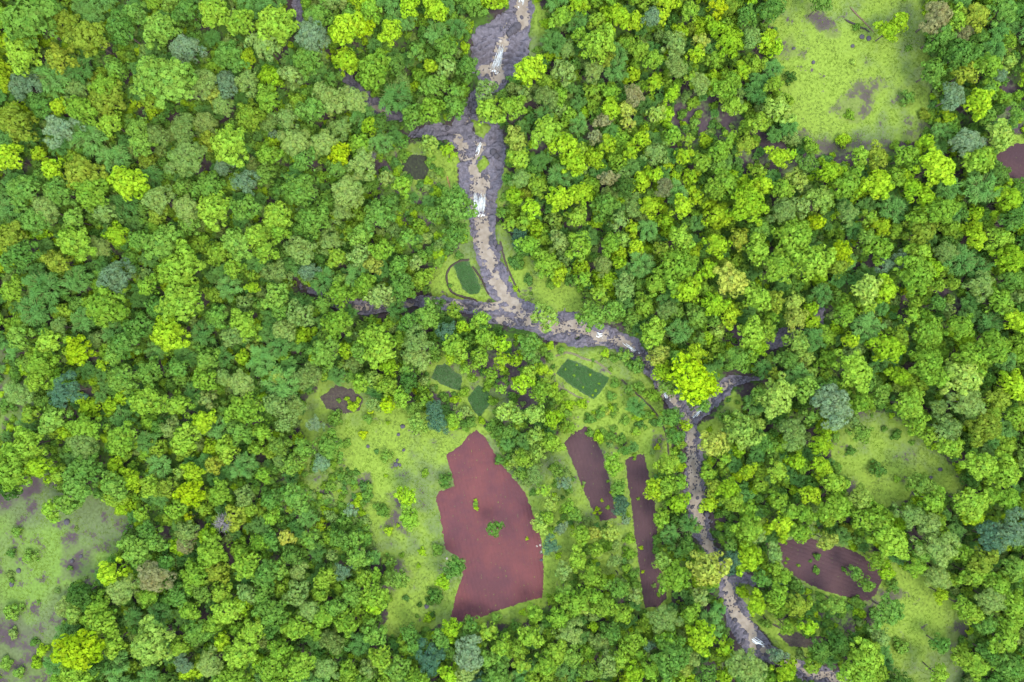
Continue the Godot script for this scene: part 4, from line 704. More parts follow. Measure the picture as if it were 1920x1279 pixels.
const BED := [
	[2.08, -78.44, 3.6, 2.08, -71.66, 4.8, 0.46, -68.78, 7.2, -1.39, -65.86, 10.08, -2.8, -63.79, 12, -3.77, -60.91, 8.88, -4.12, -58.1, 6],
	[-4.12, -58.1, 4.08, -6.48, -55.88, 2.64, -8.95, -52, 1.92, -9.66, -49.19, 2.88, -8.84, -47.08, 6],
	[-14.14, -46.73, 3.12, -10.61, -45.91, 7.2, -7.07, -43.79, 10.8, -6.72, -40.03, 10.08, -7.31, -35.92, 9.36, -7.32, -32.75, 7.92, -6.94, -28.67, 6, -6.59, -25.69, 5.28, -6.47, -22.7, 5.04, -5.51, -19.11, 5.04, -4.43, -15.52, 5.04, -2.88, -11.93, 4.8, -0.96, -8.93, 4.56, 1.92, -6.54, 5.04, 5.04, -4.74, 5.52, 8.4, -3.54, 6, 13.44, -2.58, 7.44, 18, -1.62, 5.76, 22.8, -0.9, 4.08, 27, 1.02, 3.6, 29.77, 4.14, 3.12, 31.46, 6.66, 2.4, 33.62, 9.19, 2.64, 35.55, 12.07, 3.6, 37, 13.75, 3.36, 39.05, 16.28, 2.88, 40.38, 19.29, 2.88, 40.87, 22.9, 2.88, 41.25, 26.51, 3.36, 41.14, 31.34, 3.84, 41.76, 36.16, 4.56, 42.37, 39.78, 4.08, 43.35, 44.01, 3.12, 45.53, 48.24, 2.4, 48.44, 53.08, 3.6, 49.18, 56.71, 3.6, 50.15, 60.34, 4.56, 51.86, 64.22, 5.28, 54.53, 67.98, 5.52, 57.68, 70.77, 4.08, 62.15, 73.2, 2.64, 68.2, 75.14, 3.6, 73.64, 76.84, 3.12, 82.11, 80.97, 2.4],
	[-47.95, -12.53, 0.96, -43.16, -10.49, 1.2, -38.38, -7.86, 2.4, -32.38, -7.38, 2.64, -25.18, -8.09, 1.92, -19.19, -9.17, 2.16, -13.19, -8.33, 2.64, -8.4, -7.38, 2.4, -3.6, -7.38, 2.64, -0.6, -6.9, 2.64],
	[-7.2, -5.94, 1.68, -3.6, -4.98, 2.16, 0, -4.26, 2.16, 4.2, -3.3, 1.92],
	[55.24, 8.23, 0.96, 52.36, 8.71, 1.44, 49.24, 9.43, 2.4, 46.36, 12.07, 2.88, 43.85, 15.08, 2.88, 41.57, 16.88, 2.64, 40.62, 18.33, 1.92],
	[-37.48, -59.08, 1.68, -34.63, -55.7, 2.88, -31.74, -52.85, 3.12, -28.02, -50.32, 2.4, -24.96, -50.09, 1.92],
	[-21.81, -46.39, 1.68, -18.86, -46.39, 2.88, -14.14, -46.73, 3.12],
	[-47.65, -76.28, 1.2, -46.86, -71.85, 1.92, -46.5, -68.76, 0.96],
	[58.32, 0.3, 3.12, 61.68, -0.9, 3.6, 64.79, -1.86, 1.92],
	[68.84, -6.9, 1.44, 69.82, -4.26, 1.44],
	[48.8, 52.84, 3.6, 52.06, 53.32, 2.64, 54.47, 54.53, 0.96],
]
const WATER := [
	[2.08, -78.44, 2.16, 1.85, -72.56, 1.92, 2.31, -70.54, 2.4, 0.23, -68.66, 1.68, -1.39, -66.77, 1.44, -2.2, -64.85, 1.08, -3.77, -60.2, 1.44],
	[-6.36, -59.98, 1.44, -4.24, -59.04, 2.4, -1.88, -58.31, 1.68],
	[-4, -58.1, 0.96, -6.48, -55.53, 0.72, -8.95, -52, 0.96, -9.66, -48.95, 0.6, -8.25, -45.91, 0.48, -6.84, -43.79, 0.6, -7.07, -41.8, 0.96, -8.26, -40.27, 1.44, -7.9, -37.92, 1.92, -7.08, -35.8, 3.12, -7.2, -32.98, 2.88, -7.3, -28.43, 2.4],
	[-12.26, -44.98, 1.08, -11.08, -43.33, 1.2, -9.91, -41.92, 0.48],
	[-11.56, -41.23, 0.84, -9.44, -40.75, 0.48, -8.02, -40.04, 0.72],
	[-7.3, -28.43, 2.4, -7.54, -27.24, 2.64, -6.59, -23.89, 3.36, -6.23, -21.26, 2.88, -5.03, -19.11, 2.4, -4.19, -16.72, 3.12, -3.6, -14.32, 2.64, -2.16, -11.33, 2.16, -0.6, -8.93, 2.16, 1.2, -7.14, 2.4, 3.6, -5.22, 2.64, 5.76, -4.02, 2.64, 8.4, -3.3, 2.4, 10.8, -3.3, 1.92, 14.64, -3.3, 2.64, 16.8, -2.1, 1.2, 19.68, -1.14, 2.4, 22.8, -0.42, 1.8, 25.92, 1.02, 1.8, 28.81, 3.42, 1.44, 30.49, 5.58, 1.08, 31.46, 7.02, 0.84, 34.35, 11.59, 1.44, 36.28, 12.79, 2.64, 38.93, 16.28, 1.08, 40.5, 19.29, 2.16, 40.87, 22.9, 2.28, 40.89, 27.72, 2.28, 41.26, 31.34, 2.88, 41.64, 36.16, 3.36, 42.49, 40.39, 2.64, 43.59, 44.61, 1.92, 46.38, 49.45, 1.08, 48.81, 54.53, 1.32, 50.15, 59.13, 2.28, 51.85, 62.77, 2.28, 54.28, 65.8, 1.92, 55.5, 69.31, 2.52, 57.67, 70.4, 1.44, 61.55, 73.32, 1.68, 68.8, 75.38, 2.16, 77.27, 78.54, 1.44],
	[-38.38, -7.86, 0.96, -32.38, -7.26, 1.2, -25.18, -7.98, 0.96, -19.19, -9.05, 1.08, -13.19, -8.21, 1.44, -8.4, -7.26, 1.2, -3.6, -7.38, 1.44, -0.6, -7.14, 1.44],
	[-3.6, -4.98, 0.72, 0, -4.26, 0.96, 4.8, -4.02, 0.96],
	[52.36, 8.71, 0.6, 49.24, 9.55, 0.84, 46.36, 12.19, 1.2, 43.85, 15.08, 1.2, 41.58, 17, 1.2, 40.62, 18.33, 1.08],
	[-31.74, -52.85, 0.96, -28.25, -50.55, 0.72],
]
const ISLETS := [
	[-7.9, -40.51, -6.48, -41.68, -5.07, -40.97, -4.6, -39.44, -5.9, -37.92, -7.19, -37.45, -7.9, -38.86],
	[-9.42, -49.66, -6.13, -48.72, -4.01, -47.55, -6.37, -44.5, -8.01, -45.44, -8.96, -47.08],
]
const REGIONS := [
	["meadow", 0, [56.06, -77.39, 89.58, -77.39, 90.3, -67.43, 91.23, -64.11, 92.35, -53.99, 92.14, -47.66, 89.06, -44.53, 82.65, -42.44, 75.58, -41.87, 66.1, -43.02, 60.15, -45.34, 61.45, -49.97, 60.16, -53.99, 56.98, -57.39, 57.35, -65.22]],
	["soil", 0.1, [34.1, -52.85, 43.47, -53.99, 48.23, -51.7, 52.03, -50.32, 50.09, -47.08, 47.19, -44.53, 40.12, -43.6, 35.97, -45.34, 34.15, -49.4]],
	["soil", 0.12, [47.84, -41.29, 56.63, -44.18, 66.12, -42.21, 75.6, -41.29, 89.68, -43.84, 87.39, -41.87, 75.67, -39.55, 71, -38.04, 56.85, -36.65, 48.54, -37.23]],
	["soil", 0.15, [107.11, -59.64, 110.22, -57.39, 115.22, -52.85, 115.67, -43.02, 108.53, -44.53, 105.84, -47.08, 108.23, -51.7]],
	["meadow", 0.15, [108.5, -64.11, 114.14, -66.33, 115.15, -53.99, 110.76, -57.96]],
	["pasture", 0.0, [-120.31, 33.15, -111.86, 30.37, -104.64, 29.17, -99.85, 31.94, -92.65, 34.95, -86.05, 37.97, -85.48, 41.59, -87.32, 47.03, -92.16, 50.66, -94.24, 54.89, -98.83, 55.5, -101.02, 59.13, -101.93, 67.61, -102.89, 80.97, -120.76, 80.97]],
	["pasture", 0.08, [-120, 0.06, -112.81, 1.26, -108.65, 6.06, -108.1, 12.07, -105.72, 15.08, -108.16, 19.29, -110.6, 22.9, -115.42, 24.71, -120.24, 25.31]],
	["meadow", 0.0, [-47.46, 15.68, -43.23, 8.71, -33.63, 10.27, -28.83, 13.51, -15.62, 16.64, -13.22, 19.53, -7.21, 19.05, -9.62, 22.9, -12.02, 25.31, -11.43, 31.34, -13.24, 37.37, -12.05, 48.24, -10.6, 53.08, -12.06, 63.37, -19.3, 65.43, -26.54, 67.37, -29.43, 66.16, -27.72, 57.92, -26.27, 51.87, -30.72, 48.24, -32.51, 42.2, -38.52, 38.58, -41.86, 31.34, -44.48, 24.11, -47.84, 20.49]],
	["scrub", 0.22, [-51.72, 28.93, -43.29, 26.51, -33.68, 28.93, -32.51, 43.41, -36.73, 45.22, -43.34, 42.2, -51.16, 39.78]],
	["meadow", 0.0, [-51.11, 27.72, -46.89, 25.31, -42.7, 28.93, -43.32, 34.95, -46.94, 37.37, -49.93, 33.75]],
	["scrub", 0.16, [-30.7, -42.44, -23.6, -43.83, -18.28, -44.53, -12.98, -40.07, -11.58, -34.21, -8.97, -28.65, -8.14, -22.7, -9.58, -20.3, -15.55, -22.07, -19.11, -23.83, -23.81, -28.52, -28.3, -30.26, -30.79, -36.65]],
	["meadow", 0.03, [-18.88, -43.83, -12.98, -41.24, -11.82, -34.21, -9.5, -30.82, -13.09, -30.28, -17.17, -34.29, -18.31, -40.11]],
	["meadow", 0.03, [-14.12, -20.53, -8.38, -22.1, -6.47, -16.72, -3.36, -10.73, -6.6, -7.86, -14.39, -9.29, -18.82, -11.21, -16.78, -15.52]],
	["meadow", 0.03, [-4.19, -28.67, -2.39, -25.08, 0.6, -22.68, 2.99, -19.1, 8.39, -14.32, 14.39, -11.93, 16.79, -9.53, 14.63, -4.5, 7.2, -5.7, 1.8, -8.09, -1.2, -11.93, -3.59, -17.91, -4.55, -23.89]],
	["meadow", 0.1, [-3.54, -40.03, -0.59, -37.71, -1.43, -30.82, -3.59, -28.07, -4.48, -32.98]],
	["meadow", 0.02, [8.4, 1.26, 12, 0.3, 21.6, 0.3, 26.4, 1.86, 30.62, 7.26, 33.63, 13.27, 36.29, 19.29, 37.04, 26.51, 35.49, 31.34, 32.24, 30.13, 28.85, 24.11, 20.43, 19.29, 12.02, 18.09, 9.61, 14.48, 8.4, 7.26]],
	["soil", 0.1, [-19.81, 4.86, -13.2, 1.86, -3.6, -0.54, 4.8, 1.02, 9.13, 7.26, 8.41, 14.48, 0, 17.48, -4.81, 20.25, -8.41, 18.09, -13.22, 15.08, -19.22, 12.67]],
	["meadow", 0.06, [2.41, 28.93, 10.22, 22.9, 15.64, 31.34, 19.5, 41.59, 24.08, 41.59, 26.73, 43.41, 28.68, 53.08, 29.54, 59.13, 16.87, 54.29, 7.84, 57.92, 8.43, 49.45, 6.02, 40.99, 3.61, 33.75]],
	["meadow", 0.05, [17.79, 18.69, 24.64, 22.66, 26.21, 26.76, 27.44, 38.58, 27.94, 44.61, 23.84, 40.99, 22.86, 31.34, 20.44, 25.31]],
	["meadow", 0.0, [70.9, 18.69, 76.89, 15.08, 82.9, 15.68, 88.93, 18.09, 93.77, 22.9, 98.61, 27.12, 103.45, 31.34, 101.07, 34.35, 96.25, 33.15, 92.65, 34.95, 87.86, 37.61, 83.05, 38.33, 77, 33.15, 72.77, 30.13]],
	["meadow", 0.0, [82.54, 52.47, 87.95, 50.66, 93.99, 53.08, 100.05, 57.92, 104.91, 62.77, 101.33, 67.61, 102.59, 73.68, 100.83, 80.97, 91.78, 80.97, 84.47, 72.47, 82.02, 66.4, 81.73, 59.13]],
	["scrub", 0.05, [59.7, 65.19, 62.71, 64.22, 69.91, 57.31, 80.53, 58.89, 81.05, 65.19, 77.2, 67.01, 69.97, 68.83, 63.94, 69.55]],
	["meadow", 0.1, [49.4, 52.84, 53.02, 54.05, 57.87, 60.34, 63.93, 66.4, 62.75, 71.5, 57.9, 67.61, 53.05, 61.55, 50.14, 56.95]],
	["meadow", 0.12, [42.06, 19.29, 46.86, 16.88, 49.25, 12.07, 52.6, 10.63, 51.91, 16.88, 48.09, 22.9, 43.29, 26.51]],
	["meadow", 0.08, [4.86, -73.98, 8.35, -71.8, 8.38, -66.25, 6.09, -61.76, 2.92, -63.06, 4.87, -69.5]],
	["meadow", 0.0, [-10.85, 63.37, 0, 60.95, 6.63, 58.53, 6.27, 61.8, 0, 64.22, -7.24, 65.43]],
	["soil", 0.25, [87.52, -11.93, 93.51, -12.53, 100.73, -9.53, 102.19, -5.7, 93.55, -6.54, 88.74, -8.09]],
	["soil", 0.0, [41.03, 71.5, 46.45, 70.65, 47.31, 73.68, 43.7, 77.93, 41.05, 78.54]],
	["soil", 0.2, [44.39, -3.54, 52.78, -4.74, 54.01, 2.46, 46.21, 2.46]],
	["soil", 0.2, [2.36, -45.91, 9.43, -47.08, 11.82, -40.12, 4.73, -38.93]],
	["scrub", 0.25, [-30.9, -30.85, -23.81, -28.52, -19.11, -23.83, -20.36, -16.71, -27.51, -20.27, -30.4, -26.17]],
	["meadow", 0.0, [-7.9, -40.51, -6.48, -41.68, -5.07, -40.97, -4.6, -39.44, -5.9, -37.92, -7.19, -37.45, -7.9, -38.86]],
	["meadow", 0.0, [-9.9, -50.12, -6.13, -48.72, -4.01, -47.55, -6.37, -44.5, -8.01, -45.44, -8.96, -47.08]],
	["bare", 1, [62.26, -75.17, 66.01, -74.06, 68.19, -72.07, 69.24, -69.64, 69.86, -66.77, 68.23, -66.77, 66.69, -69.42, 64.06, -70.97]],
	["bare", 1, [70.04, -67.66, 71.51, -68.43, 72.95, -67.66, 72.67, -66.44, 71.04, -66.44]],
	["bare", 1, [57.07, -66.33, 61.67, -67.43, 63.06, -63, 59.65, -60.76]],
	["bare", 1, [-119.11, 33.15, -110.66, 30.13, -104.04, 29.17, -102.25, 31.94, -108.29, 34.35, -113.14, 38.58, -119.18, 40.99]],
	["bare", 1, [-101.15, 44.61, -92.73, 45.82, -93.97, 50.66, -100.03, 55.5, -102.42, 53.08]],
	["bare", 1, [-113.34, 61.55, -107.34, 65.19, -103.78, 72.47, -108.65, 77.2, -118.31, 77.2, -118.19, 63.98]],
	["bare", 1, [-38.49, 29.53, -31.87, 30.13, -31.28, 34.95, -34.91, 41.59, -38.52, 39.78]],
	["bare", 1, [-28.27, 33.15, -24.06, 34.35, -23.48, 42.2, -25.89, 44.61, -28.28, 38.58]],
	["bare", 1, [70.58, -51.7, 77.39, -57.39, 82.08, -57.39, 79.99, -51.7, 75.43, -47.08]],
	["bare", 1, [60.11, -47.08, 68.42, -44.53, 75.53, -43.37, 84.94, -44.53, 91.3, -48.24, 92.6, -44.76, 82.69, -41.29, 63.77, -41.87]],
	["bare", 1, [75.19, 31.94, 79.4, 33.15, 78.21, 34.35, 74.59, 33.15]],
	["bare", 1, [87.84, 35.56, 93.86, 36.16, 91.48, 39.18, 84.26, 39.18]],
	["bare", 1, [79.56, 59.13, 83.17, 56.71, 87.99, 56.71, 82.01, 65.19]],
	["bare", 1, [97.69, 65.19, 106.12, 62.77, 104.95, 67.61, 98.94, 70.04]],
	["bare", 1, [-31.32, 50.66, -23.49, 49.45, -22.9, 53.68, -28.93, 56.71]],
	["bare", 1, [31.85, 19.29, 34.26, 22.9, 34.88, 28.93, 33.07, 27.72]],
	["scrub", 0.2, [3, -14.32, 11.99, -11.93, 17.99, -9.53, 27.59, -2.34, 21.59, -4.74, 14.39, -7.14, 7.19, -11.93]],
]
const PLOTS := [
	["large red-brown ploughed field with a lone tree in it", "red", 78, [-8.05, 20.01, -5.77, 21.94, -4.09, 25.31, -1.44, 28.93, 0.96, 31.7, 3.01, 34.35, 4.81, 39.18, 6.38, 43.77, 6.99, 48.24, 7.23, 53.08, 6.87, 58.16, 3.01, 58.89, -3.62, 61.07, -8.44, 63.13, -13.27, 63.73, -13.87, 62.28, -12.54, 56.95, -11.09, 52.84, -11.8, 48.97, -15.05, 47.03, -15.89, 40.99, -17.21, 35.2, -16.6, 33.99, -12.99, 32.78, -13.59, 30.13, -15.03, 25.67, -11.78, 23.62, -9.62, 21.09]],
	["short dark brown ploughed field with yellow plants at its end", "brown", 72, [11.66, 22.9, 13.82, 20.73, 16.58, 19.29, 18.03, 20.25, 19.84, 24.11, 21.65, 29.53, 22.86, 36.16, 23.59, 40.02, 19.98, 40.75, 18.05, 37.97, 15.88, 33.15, 13.83, 27.72]],
	["long narrow brown ploughed strip", "brown", 86, [25.49, 26.76, 28.26, 25.55, 29.82, 25.55, 30.67, 29.53, 32.01, 34.95, 32.87, 42.2, 32.4, 48.24, 32.65, 50.05, 34.71, 54.29, 34.96, 58.16, 33.52, 59.86, 30.14, 60.46, 29.41, 56.71, 28.67, 50.66, 27.69, 43.41, 26.84, 36.16, 25.86, 30.13]],
	["oval brown field at the lower right", "brown", 20, [59.85, 45.58, 63.82, 44.49, 67.43, 44.37, 70.81, 45.82, 74.91, 46.55, 79.74, 48.72, 83.12, 49.69, 85.3, 50.9, 83.75, 53.68, 82.21, 57.31, 80.17, 58.89, 75.94, 58.04, 71.11, 56.71, 66.28, 54.53, 62.05, 51.87, 60.23, 48.85]],
	["dark brown field cut by the photo's edge", "brown", 30, [106.38, -40.13, 108.63, -42.21, 111.52, -43.6, 117.97, -44.53, 118.62, -34.1, 111.99, -35.49, 108.92, -37.23]],
	["small bare brown plot above the meadow", "dull", 40, [-43.24, 12.67, -39.63, 9.91, -36.03, 10.87, -33.39, 13.03, -34.36, 15.68, -37.49, 16.4, -41.81, 15.2]],
	["dark overgrown plot left of the rocky stream", "dark", 80, [-24.58, -40.59, -21.85, -41.28, -18.9, -41.04, -18.57, -37.79, -19.54, -36.05, -22.51, -35.72, -24.27, -37.23]],
	["faint brown plot below the oval field", "dull", 10, [59.95, 66.16, 62.11, 65.19, 67.55, 67.01, 72.37, 66.4, 72.38, 68.34, 67.56, 69.43, 62.74, 69.07]],
]
const BEDS := [
	["oval dark green seedling bed beside the stream", [-13.18, -17.55, -9.59, -17.91, -8.39, -15.28, -6.95, -11.93, -7.55, -10.61, -9.35, -10.37, -11.03, -11.69, -12.35, -14.56]],
	["rectangular dark green seedling bed below the stream bend", [9.97, 7.14, 12.48, 3.9, 15.85, 5.34, 21.85, 8.23, 21.62, 9.19, 18.5, 13.27, 15.61, 11.47, 13.21, 9.91]],
	["sparse green seedling bed among the orchard trees", [-18.13, 8.23, -17.05, 5.7, -15.13, 4.98, -11.05, 8.23, -11.65, 11.23, -15.85, 9.91]],
	["small green seedling patch above the red field", [-10.09, 12.79, -7.69, 9.91, -5.28, 11.23, -4.56, 13.63, -7.21, 17.24, -9.01, 15.2]],
]
const PATHS := [
	["tan footpath ridge round the rectangular seedling bed", 0.6, [9.84, 3.42, 11.04, 2.94, 13.2, 2.7, 16.2, 3.9, 19.21, 4.86, 21.61, 6.66, 22.33, 7.5]],
	["tan footpath ridge round the rectangular seedling bed", 0.48, [9.61, 7.26, 9.85, 9.19, 11.41, 10.63, 14.41, 12.31, 17.42, 13.75]],
	["brown footpath down the grassy bank", 0.48, [24.62, 8.71, 27.62, 11.47, 30.63, 14.24, 32.68, 16.64, 34.37, 19.89, 35.1, 22.9, 35.6, 27.72]],
	["brown footpath across the stream bank", 0.48, [52.43, 56.71, 55.46, 60.34, 57.88, 63.37, 61.51, 65.19]],
	["brown footpath along the bank", 0.48, [-2.63, -22.46, -1.44, -17.67, 0.24, -13.72, 1.8, -10.97]],
]
const BUNDS := [
	[-9.58, -18.27, -11.5, -18.03, -13.42, -16.95, -14.62, -15.28, -14.62, -13.6, -14.15, -11.93, -13.43, -10.85],
	[-13.43, -10.85, -11.27, -10.01, -9.11, -9.53, -7.44, -8.57],
	[-8.87, -16.72, -7.43, -14.8, -6.23, -12.65, -5.16, -10.49],
]

const X0 := -150.0
const Z0 := -110.0
const CELL := 0.5
const NX := 601
const NZ := 441
# base colours (linear) of the foliage, measured as reflectance
const TONE := {
	"L": Color(0.164, 0.272, 0.012), "N": Color(0.120, 0.216, 0.020), "M": Color(0.094, 0.182, 0.026), "G": Color(0.068, 0.148, 0.024),
	"D": Color(0.042, 0.096, 0.016), "P": Color(0.122, 0.192, 0.046), "B": Color(0.098, 0.158, 0.082), "K": Color(0.044, 0.098, 0.056),
	"O": Color(0.128, 0.178, 0.018), "Y": Color(0.190, 0.276, 0.006), "W": Color(0.192, 0.236, 0.036), "T": Color(0.132, 0.140, 0.060),
	"Z": Color(0.162, 0.250, 0.040), "X": Color(0.186, 0.300, 0.006), "b": Color(0.062, 0.142, 0.030),
}

var rng := RandomNumberGenerator.new()
var rough := FastNoiseLite.new()
var rolling := FastNoiseLite.new()
var fine := FastNoiseLite.new()
var crack := FastNoiseLite.new()
var rock_gap := PackedFloat32Array()
var wet_gap := PackedFloat32Array()
var wood := PackedFloat32Array()
var plot_gap := PackedFloat32Array()
var cover := {}
var taken := {}
var leaf_mats := {}
var crowns := {}
var numbers := {}
var bark: StandardMaterial3D


# ---------------------------------------------------------------- helpers
func numbered(called: String) -> String:
	var n: int = numbers.get(called, 0)
	numbers[called] = n + 1
	return called if n == 0 else "%s_%03d" % [called, n]


func base(called: String, at: Vector3, label: String, category: String, group := "") -> Node3D:
	var o := Node3D.new()
	o.name = numbered(called)
	add_child(o)
	o.position = at
	tag(o, label, category, group)
	return o


func tag(o: Node3D, label: String, category: String, group := "", kind := "") -> void:
	o.set_meta("label", label)
	o.set_meta("category", category)
	if group:
		o.set_meta("group", group)
	if kind:
		o.set_meta("kind", kind)


func put(called: String, m: Mesh, mat: Material, parent: Node3D = null) -> MeshInstance3D:
	var o := MeshInstance3D.new()
	o.mesh = m
	if mat:
		o.material_override = mat
	if parent:
		o.name = called
		parent.add_child(o, true)
	else:
		o.name = numbered(called)
		add_child(o, true)
	return o


func arrays_mesh(v: PackedVector3Array, n: PackedVector3Array, c: PackedColorArray, ix: PackedInt32Array, uv := PackedVector2Array()) -> ArrayMesh:
	var a := []
	a.resize(Mesh.ARRAY_MAX)
	a[Mesh.ARRAY_VERTEX] = v
	if n.size():
		a[Mesh.ARRAY_NORMAL] = n
	if c.size():
		a[Mesh.ARRAY_COLOR] = c
	if uv.size():
		a[Mesh.ARRAY_TEX_UV] = uv
	a[Mesh.ARRAY_INDEX] = ix
	var m := ArrayMesh.new()
	m.add_surface_from_arrays(Mesh.PRIMITIVE_TRIANGLES, a)
	return m


func poly(flat: Array) -> PackedVector2Array:
	var p := PackedVector2Array()
	for i in range(0, flat.size(), 2):
		p.append(Vector2(flat[i], flat[i + 1]))
	return p


func edge_gap(p: Vector2, ring: PackedVector2Array) -> float:
	var d := 1e9
	for i in ring.size():
		var q := Geometry2D.get_closest_point_to_segment(p, ring[i], ring[(i + 1) % ring.size()])
		d = minf(d, p.distance_squared_to(q))
	d = sqrt(d)
	return -d if Geometry2D.is_point_in_polygon(p, ring) else d


func read(grid: PackedFloat32Array, x: float, z: float) -> float:
	var fx := clampf((x - X0) / CELL, 0.0, NX - 1.001)
	var fz := clampf((z - Z0) / CELL, 0.0, NZ - 1.001)
	var i := int(fx)
	var k := int(fz)
	fx -= i
	fz -= k
	var n := k * NX + i
	return lerpf(lerpf(grid[n], grid[n + 1], fx), lerpf(grid[n + NX], grid[n + NX + 1], fx), fz)


func blank(value: float) -> PackedFloat32Array:
	var g := PackedFloat32Array()
	g.resize(NX * NZ)
	g.fill(value)
	return g


func blurred(g: PackedFloat32Array) -> PackedFloat32Array:
	var im := Image.create_from_data(NX, NZ, false, Image.FORMAT_RF, g.to_byte_array())
	im.resize(NX / 4, NZ / 4, Image.INTERPOLATE_TRILINEAR)
	im.resize(NX, NZ, Image.INTERPOLATE_CUBIC)
	return im.get_data().to_float32_array()


# ---------------------------------------------------------------- terrain
func valley(x: float, z: float) -> float:
	var sharp := 2.8 * (1.0 - smoothstep(-66.0, -61.3, z)) + 2.2 * (1.0 - smoothstep(-33.0, -28.3, z))
	var soft := 2.8 * (1.0 - smoothstep(-85.0, -45.0, z)) + 2.2 * (1.0 - smoothstep(-50.0, -12.0, z))
	return lerpf(soft, sharp, exp(-pow((x + 5.5) / 10.0, 2.0))) - 0.012 * z


func height(x: float, z: float) -> float:
	var y := valley(x, z) + 0.35 * rolling.get_noise_2d(x, z) + 0.05 * fine.get_noise_2d(x * 0.6, z * 0.6)
	var gap := read(rock_gap, x, z)
	if gap < 1.6:
		gap += 0.35 * fine.get_noise_2d(x, z)
		y -= 1.9 * smoothstep(0.9, -0.9, gap)
	return y


func relief(x: float, z: float) -> float:
	var a := rough.get_noise_2d(x + z * 0.35, z * 1.5)
	var step := floorf(a * 5.0) / 5.0
	var t := a * 5.0 - floorf(a * 5.0)
	a = step + 0.2 * smoothstep(0.80, 0.98, t)
	var r := 0.85 * a + 0.06 * fine.get_noise_2d(x * 1.2, z * 1.2) + 0.04 * fine.get_noise_2d(x * 5.0 + 40.0, z * 5.0)
	r += 0.42 * smoothstep(0.16, 0.42, fine.get_noise_2d(x * 0.75 + 30.0, z * 0.75)) * smoothstep(-0.35, 0.25, rolling.get_noise_2d(x * 2.2 + 50.0, z * 2.2))
	r -= 0.32 * smoothstep(-0.86, -0.99, crack.get_noise_2d(x * 0.8 + z * 0.3, z * 1.5))
	var hole := Vector2(x - 14.76, z + 0.9).length()
	return r - 0.9 * smoothstep(0.75, 0.45, hole) + 0.08 * smoothstep(1.3, 0.8, hole)


# the rock of the two falls breaks down in curved steps
func ledges(x: float, z: float) -> float:
	var y := valley(x, z)
	var u := clampf((z + 66.5 - 0.045 * pow(x + 3.0, 2.0)) / 6.0, 0.0, 1.0)
	if u > 0.0 and u < 1.0:
		var f := u * 5.0 + 0.5 * fine.get_noise_2d(x * 0.4, 3.0)
		y += 0.5 * (smoothstep(0.0, 0.75, f - floorf(f)) - (f - floorf(f))) - 0.34 * smoothstep(0.2, 0.06, absf(f - floorf(f) - 0.18))
	u = clampf((z + 33.4 - 0.05 * pow(x + 7.2, 2.0)) / 5.2, 0.0, 1.0)
	if u > 0.0 and u < 1.0:
		var f := u * 4.0 + 0.5 * fine.get_noise_2d(x * 0.4, 8.0)
		y += 0.45 * (smoothstep(0.0, 0.75, f - floorf(f)) - (f - floorf(f))) - 0.30 * smoothstep(0.2, 0.06, absf(f - floorf(f) - 0.18))
	return y


func bed(x: float, z: float) -> float:
	var wet := read(wet_gap, x, z) + 0.25 * fine.get_noise_2d(x * 1.2 + 9.0, z * 1.2)
	var gap := read(rock_gap, x, z)
	return ledges(x, z) - 0.85 + relief(x, z) - 0.42 * smoothstep(0.35, -0.6, wet) + 0.25 * smoothstep(-1.4, 0.4, gap)


func top(x: float, z: float) -> float:
	return maxf(height(x, z), bed(x, z)) if read(rock_gap, x, z) < 1.0 else height(x, z)


func lay_lines(lines: Array, grid: PackedFloat32Array, reach: float) -> void:
	for line in lines:
		for i in range(0, line.size() - 3, 3):
			var a := Vector2(line[i], line[i + 1])
			var b := Vector2(line[i + 3], line[i + 4])
			var wa: float = line[i + 2] * 0.5
			var wb: float = line[i + 5] * 0.5
			var r := maxf(wa, wb) + reach
			var ab := b - a
			for k in range(maxi(0, int((minf(a.y, b.y) - r - Z0) / CELL)), mini(NZ, int((maxf(a.y, b.y) + r - Z0) / CELL) + 1)):
				for j in range(maxi(0, int((minf(a.x, b.x) - r - X0) / CELL)), mini(NX, int((maxf(a.x, b.x) + r - X0) / CELL) + 1)):
					var p := Vector2(X0 + j * CELL, Z0 + k * CELL)
					var t := clampf((p - a).dot(ab) / ab.length_squared(), 0.0, 1.0)
					var d := p.distance_to(a + ab * t) - lerpf(wa, wb, t)
					var n := k * NX + j
					if d < grid[n]:
						grid[n] = d


func survey() -> void:
	rock_gap = blank(9.0)
	wet_gap = blank(9.0)
	lay_lines(BED, rock_gap, 4.0)
	lay_lines(WATER, wet_gap, 3.0)
	for flat in ISLETS:
		var ring := poly(flat)
		for k in NZ:
			var z := Z0 + k * CELL
			if z < -55 or z > -30:
				continue
			for j in range(int((-20.0 - X0) / CELL), int((0.0 - X0) / CELL)):
				var d := edge_gap(Vector2(X0 + j * CELL, z), ring)
				if d < 2.0:
					rock_gap[k * NX + j] = maxf(rock_gap[k * NX + j], -d)
	wood = blank(1.0)
	plot_gap = blank(9.0)
	for kind in ["meadow", "pasture", "soil", "scrub", "bare"]:
		cover[kind] = blank(0.0)
	for r in REGIONS:
		lay_ring(poly(r[2]), cover[r[0]], 1.0, r[1], 0.6)
	for p in PLOTS:
		lay_ring(poly(p[3]), cover["soil"], 0.5, 0.0, 4.0)
	for p in BEDS:
		lay_ring(poly(p[1]), cover["meadow"], 0.5, 0.0, 4.0)
	for n in NX * NZ:
		if rock_gap[n] < 1.2:
			wood[n] = 0.0
	for kind in cover:
		cover[kind] = blurred(cover[kind])


